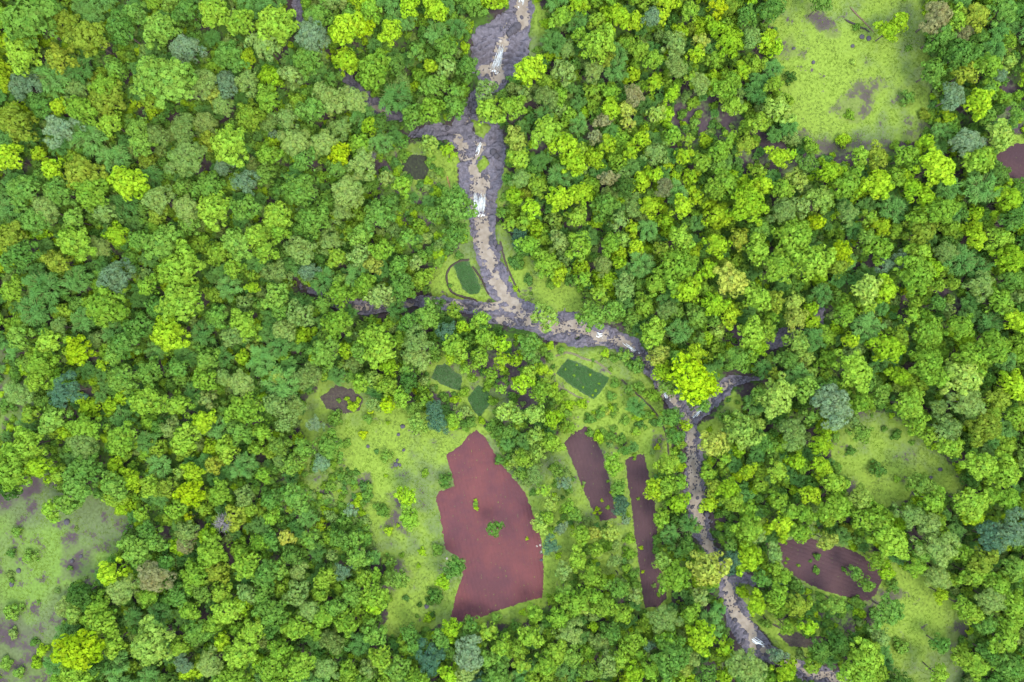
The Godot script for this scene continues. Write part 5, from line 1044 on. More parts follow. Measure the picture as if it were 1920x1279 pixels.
func lay_ring(ring: PackedVector2Array, grid: PackedFloat32Array, value: float, density: float, room: float) -> void:
	var box := Rect2(ring[0], Vector2.ZERO)
	for p in ring:
		box = box.expand(p)
	box = box.grow(room + 0.5)
	for k in range(maxi(0, int((box.position.y - Z0) / CELL)), mini(NZ, int((box.end.y - Z0) / CELL) + 1)):
		for j in range(maxi(0, int((box.position.x - X0) / CELL)), mini(NX, int((box.end.x - X0) / CELL) + 1)):
			var p := Vector2(X0 + j * CELL, Z0 + k * CELL)
			if room > 0.7:
				var gap := edge_gap(p, ring)
				plot_gap[k * NX + j] = minf(plot_gap[k * NX + j], gap)
				if gap < 2.0:
					cover["meadow"][k * NX + j] = maxf(cover["meadow"][k * NX + j], 0.85)   # a grass verge
				if gap < 1.2:
					wood[k * NX + j] = minf(wood[k * NX + j], density)
			if Geometry2D.is_point_in_polygon(p, ring):
				grid[k * NX + j] = maxf(grid[k * NX + j], value)
				wood[k * NX + j] = minf(wood[k * NX + j], density)


func noise_bytes(w: int, h: int, per_metre: float, octaves: int, s: int) -> PackedByteArray:
	var n := FastNoiseLite.new()
	n.seed = s
	n.noise_type = FastNoiseLite.TYPE_SIMPLEX_SMOOTH
	n.frequency = per_metre * 300.0 / w
	n.fractal_octaves = octaves
	var im := n.get_image(w, h, false, false, true)
	im.convert(Image.FORMAT_L8)
	return im.get_data()


func ground_picture() -> ImageTexture:
	var w := 1600
	var h := 1173
	var a := noise_bytes(w, h, 0.030, 3, 3)
	var b := noise_bytes(w, h, 0.16, 4, 8)
	var c := noise_bytes(w, h, 1.1, 3, 21)
	var layers := []
	for kind in ["meadow", "pasture", "soil", "scrub", "bare"]:
		var im := Image.create_from_data(NX, NZ, false, Image.FORMAT_RF, cover[kind].to_byte_array())
		im.resize(w, h, Image.INTERPOLATE_BILINEAR)
		layers.append(im.get_data().to_float32_array())
	var l0: PackedFloat32Array = layers[0]
	var l1: PackedFloat32Array = layers[1]
	var l2: PackedFloat32Array = layers[2]
	var l3: PackedFloat32Array = layers[3]
	var l4: PackedFloat32Array = layers[4]
	var curve := PackedByteArray()
	curve.resize(1024)
	for i in 1024:
		curve[i] = int(Color(i / 4092.0, 0, 0).linear_to_srgb().r * 255.0 + 0.5)
	var earth := Vector3(0.019, 0.014, 0.016)
	var purple := Vector3(0.027, 0.020, 0.024)
	var herb := Vector3(0.022, 0.046, 0.007)
	var lime := Vector3(0.068, 0.102, 0.014)
	var grass := Vector3(0.050, 0.084, 0.016)
	var dusty := Vector3(0.042, 0.058, 0.024)
	var out := PackedByteArray()
	out.resize(w * h * 3)
	for n in w * h:
		var na := a[n] / 255.0
		var nb := b[n] / 255.0
		var nc := c[n] / 255.0
		var grain := 0.72 + 0.56 * nc
		var mix := nb + (nc - 0.5) * 0.5
		var col := earth.lerp(herb, smoothstep(0.42, 0.66, mix * 0.7 + na * 0.35))
		var rag := (mix - 0.5) * 0.9
		var t := l2[n]
		if t > 0.01:
			col = col.lerp(purple.lerp(dusty, smoothstep(0.5, 0.8, mix)), smoothstep(0.3, 0.6, t + rag))
		t = l3[n]
		if t > 0.01:
			col = col.lerp(purple.lerp(grass, smoothstep(0.36, 0.54, mix)), smoothstep(0.3, 0.6, t + rag))
		t = l1[n]
		if t > 0.01:
			col = col.lerp(dusty.lerp(grass, smoothstep(0.35, 0.7, na)).lerp(purple, smoothstep(0.60, 0.80, mix)), smoothstep(0.3, 0.6, t + rag))
		t = l0[n]
		if t > 0.01:
			col = col.lerp(lime.lerp(dusty, 0.9 * smoothstep(0.40, 0.74, na * 0.6 + mix * 0.4)).lerp(purple, smoothstep(0.80, 0.92, mix)), smoothstep(0.25, 0.5, t + rag))
		t = l4[n]
		if t > 0.01:
			col = col.lerp(purple, (0.35 * t + 0.55 * smoothstep(0.46, 0.62, mix)) * smoothstep(0.15, 0.6, t + rag))
		col *= grain
		out[n * 3] = curve[mini(1023, int(col.x * 4092.0))]
		out[n * 3 + 1] = curve[mini(1023, int(col.y * 4092.0))]
		out[n * 3 + 2] = curve[mini(1023, int(col.z * 4092.0))]
	return ImageTexture.create_from_image(Image.create_from_data(w, h, false, Image.FORMAT_RGB8, out))


func build_ground() -> void:
	var v := PackedVector3Array()
	var uv := PackedVector2Array()
	var ix := PackedInt32Array()
	for k in NZ:
		for j in NX:
			var x := X0 + j * CELL
			var z := Z0 + k * CELL
			v.append(Vector3(x, height(x, z), z))
			uv.append(Vector2((x - X0) / 300.0, (z - Z0) / 220.0))
	for k in NZ - 1:
		for j in NX - 1:
			var n := k * NX + j
			ix.append_array([n, n + 1, n + NX, n + 1, n + NX + 1, n + NX])
	var nv := PackedVector3Array()
	nv.resize(v.size())
	for k in NZ:
		for j in NX:
			var n := k * NX + j
			var l := v[n - 1].y if j > 0 else v[n].y
			var r := v[n + 1].y if j < NX - 1 else v[n].y
			var u := v[n - NX].y if k > 0 else v[n].y
			var d := v[n + NX].y if k < NZ - 1 else v[n].y
			nv[n] = Vector3(l - r, 2.0 * CELL, u - d).normalized()
	# the sheet goes on to the horizon
	var rim := PackedInt32Array()
	for j in NX:
		rim.append(j)
	for k in range(1, NZ):
		rim.append(k * NX + NX - 1)
	for j in range(NX - 2, -1, -1):
		rim.append((NZ - 1) * NX + j)
	for k in range(NZ - 2, 0, -1):
		rim.append(k * NX)
	var first := v.size()
	for n in rim:
		var p := v[n]
		v.append(Vector3(p.x * 14.0, 0.0, p.z * 18.0))
		nv.append(Vector3.UP)
		uv.append(Vector2((p.x * 14.0 - X0) / 300.0, (p.z * 18.0 - Z0) / 220.0))
	for i in rim.size():
		var q := (i + 1) % rim.size()
		ix.append_array([rim[i], first + i, rim[q], rim[q], first + i, first + q])
	var m := StandardMaterial3D.new()
	m.albedo_texture = ground_picture()
	m.roughness = 0.95
	m.metallic_specular = 0.2
	var o := put("ground", arrays_mesh(v, nv, PackedColorArray(), ix, uv), m)
	tag(o, "grassy and bare brown valley floor under the trees", "ground", "", "structure")


func grid_sheet(box: Rect2, cell: float, keep: Callable, at: Callable) -> ArrayMesh:
	var w := int(box.size.x / cell) + 2
	var h := int(box.size.y / cell) + 2
	var id := PackedInt32Array()
	id.resize(w * h)
	id.fill(-1)
	var v := PackedVector3Array()
	var nv := PackedVector3Array()
	var ix := PackedInt32Array()
	for k in h:
		for j in w:
			var x := box.position.x + j * cell
			var z := box.position.y + k * cell
			if keep.call(x, z):
				id[k * w + j] = v.size()
				v.append(Vector3(x, at.call(x, z), z))
				nv.append(Vector3.ZERO)
	for k in h - 1:
		for j in w - 1:
			var a := id[k * w + j]
			var b := id[k * w + j + 1]
			var c := id[(k + 1) * w + j]
			var d := id[(k + 1) * w + j + 1]
			if a < 0 or b < 0 or c < 0 or d < 0:
				continue
			var n := (v[c] - v[b]).cross(v[a] - v[d])
			n = n if n.y > 0 else -n
			for q in [a, b, c, d]:
				nv[q] += n
			ix.append_array([a, b, c, b, d, c])
	for i in nv.size():
		nv[i] = nv[i].normalized() if nv[i].length() > 0 else Vector3.UP
	return arrays_mesh(v, nv, PackedColorArray(), ix)


func noise_look(dark: Color, light: Color, frequency: float, size: float, s: int, mid := 0.5) -> StandardMaterial3D:
	var n := FastNoiseLite.new()
	n.seed = s
	n.frequency = frequency
	n.fractal_octaves = 6
	n.fractal_gain = 0.62
	var ramp := Gradient.new()
	ramp.offsets = PackedFloat32Array([0.2, mid, 0.8])
	ramp.colors = PackedColorArray([dark.linear_to_srgb(), dark.lerp(light, 0.5).linear_to_srgb(), light.linear_to_srgb()])
	var t := NoiseTexture2D.new()
	t.width = 512
	t.height = 512
	t.seamless = true
	t.noise = n
	t.color_ramp = ramp
	var m := StandardMaterial3D.new()
	m.albedo_texture = t
	m.uv1_triplanar = true
	m.uv1_world_triplanar = true
	m.uv1_scale = Vector3.ONE / size
	m.roughness = 0.95
	m.metallic_specular = 0.15
	return m


func build_stream() -> void:
	var box := Rect2(-52, -80, 136, 164)
	var rock := noise_look(Color(0.027, 0.025, 0.033), Color(0.062, 0.057, 0.073), 0.02, 9.0, 4)
	rock.roughness = 0.8
	rock.metallic_specular = 0.3
	var o := put("stream_bed", grid_sheet(box, 0.2, func(x, z): return read(rock_gap, x, z) < 1.1, bed), rock)
	tag(o, "stepped grey rock bed of the stream and its side arms", "rock bed", "", "structure")
	var muddy := noise_look(Color(0.084, 0.070, 0.057), Color(0.116, 0.101, 0.087), 0.012, 14.0, 11)
	muddy.roughness = 0.45
	muddy.metallic_specular = 0.12
	o = put("stream_water", grid_sheet(box, 0.3, func(x, z): return read(wet_gap, x, z) < 0.9 and read(rock_gap, x, z) < 0.3, func(x, z): return valley(x, z) - 0.85 - 0.21 + 0.015 * fine.get_noise_2d(x * 2.0, z * 2.0)), muddy)
	tag(o, "muddy beige water running down the rocky stream", "water", "", "structure")
	var foam := StandardMaterial3D.new()
	foam.albedo_color = Color(0.42, 0.46, 0.50).linear_to_srgb()
	foam.roughness = 0.5
	waterfall("tall narrow white waterfall near the top of the stream", Vector2(-2.0, -65.0), Vector2(-3.9, -60.0), 0.8, 1.9, 24, foam)
	waterfall("wide white waterfall of many strands in mid stream", Vector2(-7.1, -33.0), Vector2(-7.5, -28.6), 2.9, 2.2, 40, foam)
	waterfall("thin white cascade above the grassy islet", Vector2(-6.7, -44.6), Vector2(-7.9, -41.6), 0.4, 0.6, 7, foam)
	waterfall("small white rapid beside the pothole in the rocky bend", Vector2(19.0, -1.6), Vector2(20.4, -1.2), 1.0, 0.8, 6, foam)
	waterfall("white rapid at the bottom of the stream", Vector2(54.6, 67.6), Vector2(57.2, 69.2), 1.3, 0.9, 7, foam)
	waterfall("thin white run of water above the stream fork", Vector2(44.5, 13.9), Vector2(41.2, 17.3), 0.6, 0.5, 9, foam)
	waterfall("white water where the stream enters at the top edge", Vector2(2.2, -76.2), Vector2(2.0, -73.2), 0.8, 1.1, 8, foam)
	waterfall("white fringe of water at the narrow bend above the fork", Vector2(34.4, 11.2), Vector2(35.4, 13.4), 0.5, 0.7, 8, foam)
	waterfall("thin white streak in the stream right of the bend", Vector2(25.0, 0.2), Vector2(28.2, 2.6), 0.6, 0.5, 9, foam)


func waterfall(label: String, a: Vector2, b: Vector2, wa: float, wb: float, strands: int, mat: Material) -> void:
	var root := base("waterfall", Vector3(a.x, bed(a.x, a.y), a.y), label, "waterfall", "white water of the stream")
	root.set_meta("kind", "structure")
	var dir := (b - a).normalized()
	var side := Vector2(-dir.y, dir.x)
	var length := a.distance_to(b)
	var v := PackedVector3Array()
	var ix := PackedInt32Array()
	for s in strands:
		var across := (s + rng.randf_range(-0.5, 0.5)) / (strands - 1.0) - 0.5
		var t0 := rng.randf_range(0.0, 0.25) if rng.randf() < 0.8 else rng.randf_range(0.2, 0.6)
		var t1 := rng.randf_range(0.7, 1.06)
		var half := rng.randf_range(0.25, 0.72) * lerpf(wa, wb, 0.5) / strands
		var sway := rng.randf_range(0, TAU)
		var n := 13
		var prev := -1
		for i in n:
			var t := lerpf(t0, t1, i / (n - 1.0))
			var c := a.lerp(b, t) + side * (across * lerpf(wa, wb, t) + 0.07 * sin(t * 7.0 + sway))
			var hw := half * (0.35 + 0.65 * sin(PI * clampf(0.08 + 0.84 * i / (n - 1.0), 0, 1))) * rng.randf_range(0.75, 1.25)
			var y := 0.0
			for q in [-0.3, 0.0, 0.3]:
				y = maxf(y, bed(c.x + side.x * q, c.y + side.y * q) - root.position.y + 20.0)
			y = maxf(y - 20.0, valley(c.x, c.y) - 1.06 - root.position.y) + 0.10 + 0.06 * rng.randf()
			var l := c - side * hw
			var r := c + side * hw
			v.append(Vector3(l.x - a.x, y, l.y - a.y))
			v.append(Vector3(c.x - a.x, y + 0.07, c.y - a.y))
			v.append(Vector3(r.x - a.x, y, r.y - a.y))
			var k := v.size() - 3
			if prev >= 0:
				ix.append_array([prev, prev + 1, k, prev + 1, k + 1, k, prev + 1, prev + 2, k + 1, prev + 2, k + 2, k + 1])
			prev = k
	put("falling_water", arrays_mesh(v, PackedVector3Array(), PackedColorArray(), ix), mat, root)
	# froth where the water lands: little lumps
	var st := SurfaceTool.new()
	st.begin(Mesh.PRIMITIVE_TRIANGLES)
	var ball := SphereMesh.new()
	ball.radial_segments = 6
	ball.rings = 3
	ball.radius = 0.5
	ball.height = 0.6
	for s in (strands if strands > 12 else strands / 3):
		var c := b + side * rng.randf_range(-0.6, 0.6) * wb + dir * rng.randf_range(-0.25, 0.45)
		var size := rng.randf_range(0.10, 0.26)
		st.append_from(ball, 0, Transform3D(Basis.from_euler(Vector3(0, rng.randf() * TAU, 0)).scaled(Vector3(size, size * 0.5, size)), Vector3(c.x - a.x, maxf(bed(c.x, c.y), valley(c.x, c.y) - 1.06) - root.position.y + 0.02, c.y - a.y)))
	put("froth", st.commit(), mat, root)


func build_plots() -> void:
	var look := {
		"red": noise_look(Color(0.037, 0.0160, 0.0200), Color(0.056, 0.0205, 0.0215), 0.006, 40.0, 31),
		"brown": noise_look(Color(0.0240, 0.0140, 0.0170), Color(0.0330, 0.0190, 0.0210), 0.006, 40.0, 37),
		"dull": noise_look(Color(0.022, 0.016, 0.018), Color(0.034, 0.030, 0.022), 0.02, 9.0, 41),
		"dark": noise_look(Color(0.012, 0.012, 0.011), Color(0.020, 0.024, 0.014), 0.02, 8.0, 43),
	}
	var clod := FastNoiseLite.new()
	clod.seed = 77
	clod.frequency = 0.06
	clod.fractal_octaves = 4
	var ct := NoiseTexture2D.new()
	ct.width = 512
	ct.height = 512
	ct.seamless = true
	ct.noise = clod
	for k in look:
		look[k].heightmap_enabled = true
		look[k].heightmap_texture = ct
		look[k].heightmap_scale = 9.0
	for p in PLOTS:
		var ring := poly(p[3])
		var box := Rect2(ring[0], Vector2.ZERO)
		for q in ring:
			box = box.expand(q)
		box = box.grow(0.7)
		var turn := deg_to_rad(p[2])
		var across := Vector2(-sin(turn), cos(turn))
		var gaps := {}
		var keep := func(x: float, z: float) -> bool:
			var d := edge_gap(Vector2(x, z), ring)
			gaps[Vector2(x, z)] = d
			return d < 0.6
		var rise := func(x: float, z: float) -> float:
			var d: float = gaps[Vector2(x, z)] + 0.22 * fine.get_noise_2d(x * 0.9, z * 0.9)
			var line := Vector2(x, z).dot(across) + 0.2 * rolling.get_noise_2d(x * 2.0, z * 2.0)
			return height(x, z) + 0.16 * smoothstep(0.35, -0.35, d) - 0.08 + 0.05 * sin(line * TAU / 0.9) * smoothstep(0.0, -0.6, d) + 0.05 * fine.get_noise_2d(x * 2.3, z * 2.3) + 0.06 * fine.get_noise_2d(x * 5.1, z * 5.1)
		var o := put("ploughed_field", grid_sheet(box, 0.2, keep, rise), look[p[1]])
		tag(o, p[0], "field", "", "structure")
	var mud := noise_look(Color(0.020, 0.036, 0.016), Color(0.030, 0.048, 0.020), 0.03, 6.0, 51)
	var blade := tuft_mesh(9, 0.26, 0.05, 5)
	var blade_mat := leaf_look(Color(0.034, 0.082, 0.024))
	for p in BEDS:
		var ring := poly(p[1])
		var box := Rect2(ring[0], Vector2.ZERO)
		for q in ring:
			box = box.expand(q)
		box = box.grow(0.5)
		var o := put("seedling_bed", grid_sheet(box, 0.25, func(x, z): return edge_gap(Vector2(x, z), ring) < 0.4, func(x, z): return height(x, z) + 0.12 * smoothstep(0.3, -0.3, edge_gap(Vector2(x, z), ring) + 0.3 * fine.get_noise_2d(x, z)) - 0.06), mud)
		tag(o, p[0], "seedling bed", "", "structure")
		var sparse: bool = "sparse" in p[0]
		var spots := []
		var x := box.position.x
		while x < box.end.x:
			var z := box.position.y
			while z < box.end.y:
				var q := Vector2(x + rng.randf_range(-0.12, 0.12), z + rng.randf_range(-0.12, 0.12))
				if edge_gap(q, ring) < -0.15 and rng.randf() < (0.4 if sparse else 0.93) and fine.get_noise_2d(q.x * 1.3, q.y * 1.3) > -0.5:
					spots.append(Transform3D(Basis.from_euler(Vector3(0, rng.randf() * TAU, 0)).scaled(Vector3.ONE * rng.randf_range(0.8, 1.3)), Vector3(q.x, height(q.x, q.y) + 0.04, q.y)))
				z += 0.22
			x += 0.22
		var g := scatter("rice_seedlings", blade, blade_mat, spots, func(): return Color.WHITE * rng.randf_range(0.7, 1.3))
		tag(g, "short dark green seedlings covering the %s" % p[0].replace("seedling bed", "bed").replace("seedling patch", "patch"), "seedlings", "", "stuff")
	var tan := noise_look(Color(0.044, 0.044, 0.024), Color(0.070, 0.066, 0.040), 0.03, 5.0, 61)
	var umber := noise_look(Color(0.018, 0.015, 0.013), Color(0.032, 0.026, 0.022), 0.03, 5.0, 62)
	for p in PATHS:
		var o := put("footpath", ribbon(poly(p[2]), p[1], 0.06), tan if "tan" in p[0] else umber)
		tag(o, p[0], "footpath", "", "structure")
	for p in BUNDS:
		var o := put("earth_bank", ribbon(poly(p), 0.55, 0.28), umber)
		tag(o, "low dark earth bank round the oval seedling bed", "earth bank", "", "structure")


func ribbon(line: PackedVector2Array, width: float, rise: float) -> ArrayMesh:
	var c := Curve2D.new()
	for i in line.size():
		var t := (line[mini(i + 1, line.size() - 1)] - line[maxi(i - 1, 0)]) / 6.0
		c.add_point(line[i], -t, t)
	c.bake_interval = 0.35
	var p := c.get_baked_points()
	var v := PackedVector3Array()
	var ix := PackedInt32Array()
	for i in p.size():
		var d := (p[mini(i + 1, p.size() - 1)] - p[maxi(i - 1, 0)]).normalized()
		var s := Vector2(-d.y, d.x)
		var w := width * 0.5 * (1.0 + 0.35 * fine.get_noise_2d(p[i].x * 2.0, p[i].y * 2.0))
		for q in [[-1.0, -0.15], [-0.5, 0.75], [0.0, 1.0], [0.5, 0.75], [1.0, -0.15]]:
			var at: Vector2 = p[i] + s * w * q[0] + s * 0.12 * fine.get_noise_2d(p[i].x, p[i].y)
			v.append(Vector3(at.x, height(at.x, at.y) + rise * q[1], at.y))
		if i > 0:
			var k := v.size() - 10
			for q in 4:
				ix.append_array([k + q, k + q + 1, k + 5 + q, k + q + 1, k + 6 + q, k + 5 + q])
	return arrays_mesh(v, PackedVector3Array(), PackedColorArray(), ix)


# ---------------------------------------------------------------- plants
func leaf_look(tone: Color) -> StandardMaterial3D:
	var m := StandardMaterial3D.new()
	m.albedo_color = tone.linear_to_srgb()
	m.vertex_color_use_as_albedo = true
	m.roughness = 0.8
	m.metallic_specular = 0.15
	m.cull_mode = BaseMaterial3D.CULL_DISABLED
	m.backlight_enabled = true
	m.backlight = Color(0.95, 0.95, 0.8)
	return m


func tone_look(key: String, shade: int) -> StandardMaterial3D:
	var id := key + str(shade)
	if not leaf_mats.has(id):
		var c: Color = TONE[key]
		var k: float = [0.86, 1.0, 1.13][shade]
		leaf_mats[id] = leaf_look(Color(c.r * k * [0.94, 1.0, 1.04][shade], c.g * k, c.b * k))
	return leaf_mats[id]


class Leaves:
	var v := PackedVector3Array()
	var n := PackedVector3Array()
	var c := PackedColorArray()
	var ix := PackedInt32Array()

	func leaf(root: Vector3, dir: Vector3, side: Vector3, long: float, wide: float, out: Vector3, tint: Color) -> void:
		var k := v.size()
		var nn := dir.cross(side).normalized()
		if nn.dot(out) < 0:
			nn = -nn
			side = -side
		nn = (nn + out * 0.35).normalized()
		v.append_array([root, root + dir * long * 0.5 + side * wide * 0.5, root + dir * long, root + dir * long * 0.5 - side * wide * 0.5])
		n.append_array([nn, nn, nn, nn])
		c.append_array([tint, tint, tint, tint])
		ix.append_array([k, k + 1, k + 2, k, k + 2, k + 3])


func any_side(n: Vector3) -> Vector3:
	var t := n.cross(Vector3(rng.randf_range(-1, 1), rng.randf_range(-1, 1), rng.randf_range(-1, 1)))
	return t.normalized() if t.length() > 0.01 else n.cross(Vector3.RIGHT).normalized()


func leaf_tint(spread: float) -> Color:
	var k := 1.0 + rng.randf_range(-spread, spread)
	return Color(k * rng.randf_range(0.9, 1.12), k, k * rng.randf_range(0.85, 1.15))


# a crown: lumps of foliage on a dome, each lump covered with small rosettes of leaves
func crown_shape(r: float, tall: float, lumps: int, spacing: float, long: float, wide: float, per: int, s: int, lump_size := 0.36, uneven := 0.25) -> Leaves:
	rng.seed = s
	var g := Leaves.new()
	var at := []
	var stretch := Vector2(rng.randf_range(0.86, 1.14), rng.randf_range(0.86, 1.14))
	var lobe := Vector2(rng.randf() * TAU, rng.randf() * TAU)
	for i in lumps:
		var q := sqrt((i + 0.4) / lumps) * (1.0 + rng.randf_range(-uneven, uneven) * 0.5)
		var a := i * 2.399963 + rng.randf_range(-0.35, 0.35)
		var size := r * lump_size * rng.randf_range(0.7, 1.3) * (1.10 - 0.2 * q)
		var d := minf(q * 0.80, 0.92) * r * (1.0 + rng.randf_range(-uneven, uneven) * 0.5) * (1.0 + 0.15 * sin(2.0 * a + lobe.x) + 0.14 * sin(3.0 * a + lobe.y))
		var y := tall * (0.30 + 0.55 * (1.0 - q * q)) + rng.randf_range(-0.17, 0.19) * tall
		at.append([Vector3(cos(a) * d * stretch.x, y, sin(a) * d * stretch.y), size, leaf_tint(0.13)])
	for l in at:
		var c: Vector3 = l[0]
		var size: float = l[1]
		var count := int(TAU * size * size * 1.5 / (spacing * spacing))
		for i in count:
			var y := 1.0 - (i + 0.5) / count * 1.45
			var a := i * 2.399963 + rng.randf_range(-0.4, 0.4)
			var h := sqrt(maxf(0.0, 1.0 - y * y))
			var n := Vector3(cos(a) * h, y, sin(a) * h)
			var p := c + Vector3(n.x, n.y * 0.8, n.z) * size * rng.randf_range(0.74, 1.16)
			var buried := false
			for m in at:
				if m != l and (p - m[0]).length() < m[1] * 0.72:
					buried = true
					break
			if buried or rng.randf() < 0.12:
				continue
			var tint: Color = l[2] * leaf_tint(0.24)
			var big := rng.randf_range(0.8, 1.25)
			var turn := rng.randf() * TAU
			var t := any_side(n)
			var b := n.cross(t)
			for q in per:
				var w := turn + q * TAU / per + rng.randf_range(-0.3, 0.3)
				var dir := (t * cos(w) + b * sin(w) + n * rng.randf_range(0.15, 0.75) - Vector3(0, 0.1, 0)).normalized()
				var side := (dir.cross(n) + any_side(n) * 0.35).normalized()
				g.leaf(p, dir, side, long * big * rng.randf_range(0.8, 1.2), wide * big, n, tint * rng.randf_range(0.88, 1.12))
	return g


func bamboo_shape(r: float, tall: float, s: int) -> Leaves:
	rng.seed = s
	var g := Leaves.new()
	for i in 34:
		var a := i * 2.399963 + rng.randf_range(-0.9, 0.9)
		var foot := Vector3(cos(i % 5 * 1.26), 0, sin(i % 5 * 1.26)) * r * (0.42 if i % 5 else 0.1)
		var reach := r * rng.randf_range(0.3, 0.68)
		var up := tall * rng.randf_range(0.75, 1.1)
		var out := Vector3(cos(a), 0, sin(a))
		var tint := leaf_tint(0.14)
		for k in 12:
			var t := 0.30 + 0.70 * k / 11.0
			var p := foot + out * reach * t * t + Vector3(0, up * (1.45 * t - 0.62 * t * t * t), 0)
			var along := (out * reach * 2.0 * t + Vector3(0, up * (1.45 - 1.86 * t * t), 0)).normalized()
			var flat := along.cross(Vector3.UP).normalized()
			for q in 5:
				var w := (q - 2.0) * 0.5 + rng.randf_range(-0.3, 0.3)
				var dir := (along * cos(w) + flat * sin(w) * 1.1 - Vector3(0, 0.25, 0)).normalized()
				var side := (dir.cross(Vector3.UP) + Vector3(0, rng.randf_range(-0.4, 0.4), 0)).normalized()
				g.leaf(p + any_side(along) * 0.10, dir, side, rng.randf_range(0.40, 0.75), rng.randf_range(0.10, 0.18), Vector3.UP, tint * rng.randf_range(0.85, 1.15))
	return g


func tuft_mesh(blades: int, long: float, wide: float, s: int) -> ArrayMesh:
	rng.seed = s
	var g := Leaves.new()
	for i in blades:
		var a := rng.randf() * TAU
		var out := Vector3(cos(a), 0, sin(a))
		g.leaf(out * rng.randf() * 0.1, (out * rng.randf_range(0.5, 1.5) + Vector3.UP * 0.6).normalized(), Vector3(-out.z, 0, out.x), long * rng.randf_range(0.7, 1.2), wide, Vector3.UP, leaf_tint(0.08))
	return arrays_mesh(g.v, g.n, g.c, g.ix)


func trunk_shape(st: SurfaceTool, r: float, tall: float, limbs: int, spread: float, s: int) -> void:
	rng.seed = s
	var lean := Vector3(rng.randf_range(-0.08, 0.08), 0, rng.randf_range(-0.08, 0.08)) * tall
	tube(st, [Vector3(0, -0.3, 0), Vector3(0, tall * 0.1, 0), lean * 0.6 + Vector3(0, tall * 0.55, 0), lean + Vector3(0, tall, 0)], [r * 1.5, r, r * 0.75, r * 0.3])
	for i in limbs:
		var a := i * 2.4 + rng.randf_range(-0.4, 0.4)
		var y := tall * rng.randf_range(0.45, 0.7)
		var p := lean * 0.6 + Vector3(0, y, 0)
		var out := Vector3(cos(a), 0, sin(a)) * spread
		tube(st, [p, p + out * 0.45 + Vector3(0, tall * 0.14, 0), p + out + Vector3(0, tall * 0.32, 0)], [r * 0.5, r * 0.38, r * 0.12])


func tube(st: SurfaceTool, p: Array, r: Array, sides := 5) -> void:
	var rings := []
	for i in p.size():
		var d: Vector3 = (p[mini(i + 1, p.size() - 1)] - p[maxi(i - 1, 0)]).normalized()
		var s := d.cross(Vector3(0.31, 0.2, 0.93)).normalized()
		var t := d.cross(s)
		var ring := []
		for k in sides:
			var a := TAU * k / sides
			ring.append([p[i] + (s * cos(a) + t * sin(a)) * r[i], s * cos(a) + t * sin(a)])
		rings.append(ring)
	for i in rings.size() - 1:
		for k in sides:
			var q := (k + 1) % sides
			for c in [rings[i][k], rings[i + 1][k], rings[i][q], rings[i][q], rings[i + 1][k], rings[i + 1][q]]:
				st.set_normal(c[1])
				st.add_vertex(c[0])


func make_crowns() -> void:
	# name -> [radius, height of the foliage, meshes]
	var kinds := {
		"grand": [4.0, 3.4, 4], "round": [3.0, 2.8, 6], "young": [1.9, 2.2, 4], "fine": [3.2, 2.8, 4], "giant": [5.6, 4.4, 1], "shrub": [1.0, 1.0, 4], "bamboo": [2.6, 3.6, 4],
	}
	for k in kinds:
		var list := []
		for i in kinds[k][2]:
			var s: int = 100 + i * 7 + k.length() * 31
			var r: float = kinds[k][0]
			var tall: float = kinds[k][1]
			var g: Leaves
			match k:
				"grand": g = crown_shape(r, tall, 58 + i * 6, 0.47, 0.42, 0.27, 7, s, 0.165, 0.5)
				"round": g = crown_shape(r, tall, [34, 40, 28, 44, 36, 48][i], 0.45, 0.40, 0.26, 7, s, 0.20, 0.6)
				"young": g = crown_shape(r, tall, 15 + i * 4, 0.40, 0.37, 0.24, 6, s, 0.27, 0.65)
				"fine": g = crown_shape(r, tall, 40 + i * 6, 0.37, 0.36, 0.11, 8, s, 0.19, 0.45)
				"giant": g = crown_shape(r, tall, 150, 0.52, 0.44, 0.30, 8, s, 0.098, 0.3)
				"shrub": g = crown_shape(r, tall, 6 + i, 0.24, 0.28, 0.17, 5, s, 0.42, 0.45)
				"bamboo": g = bamboo_shape(r, tall, s)
			list.append(g)
		crowns[k] = [kinds[k][0], kinds[k][1], list, []]
		for g in list:
			crowns[k][3].append(arrays_mesh(g.v, g.n, g.c, g.ix))


func kind_of(tone: String, r: float) -> String:
	if tone == "X":
		return "giant"
	if tone in ["B", "K", "T"] or (tone == "P" and rng.randf() < 0.6):
		return "fine" if r > 1.6 else "young"
	return "grand" if r > 3.3 else "round" if r > 2.1 else "young"


func note(x: float, z: float, r: float) -> void:
	var k := Vector2i(floori(x / 5.0), floori(z / 5.0))
	if not taken.has(k):
		taken[k] = []
	taken[k].append(Vector3(x, r, z))


func crowded(x: float, z: float, r: float, share: float) -> bool:
	var k := Vector2i(floori(x / 5.0), floori(z / 5.0))
	for a in range(-1, 2):
		for b in range(-1, 2):
			for t in taken.get(k + Vector2i(a, b), []):
				var d := Vector2(t.x - x, t.z - z).length()
				if d < (t.y + r) * share:
					return true
	return false


func scatter(called: String, m: Mesh, mat: Material, spots: Array, tint: Callable, parent: Node3D = null) -> MultiMeshInstance3D:
	var mm := MultiMesh.new()
	mm.transform_format = MultiMesh.TRANSFORM_3D
	mm.use_colors = true
	mm.mesh = m
	mm.instance_count = spots.size()
	for i in spots.size():
		mm.set_instance_transform(i, spots[i])
		mm.set_instance_color(i, tint.call())
	var o := MultiMeshInstance3D.new()
	o.multimesh = mm
	if mat:
		o.material_override = mat
	o.name = called if parent else numbered(called)
	(parent if parent else self).add_child(o, true)
	return o


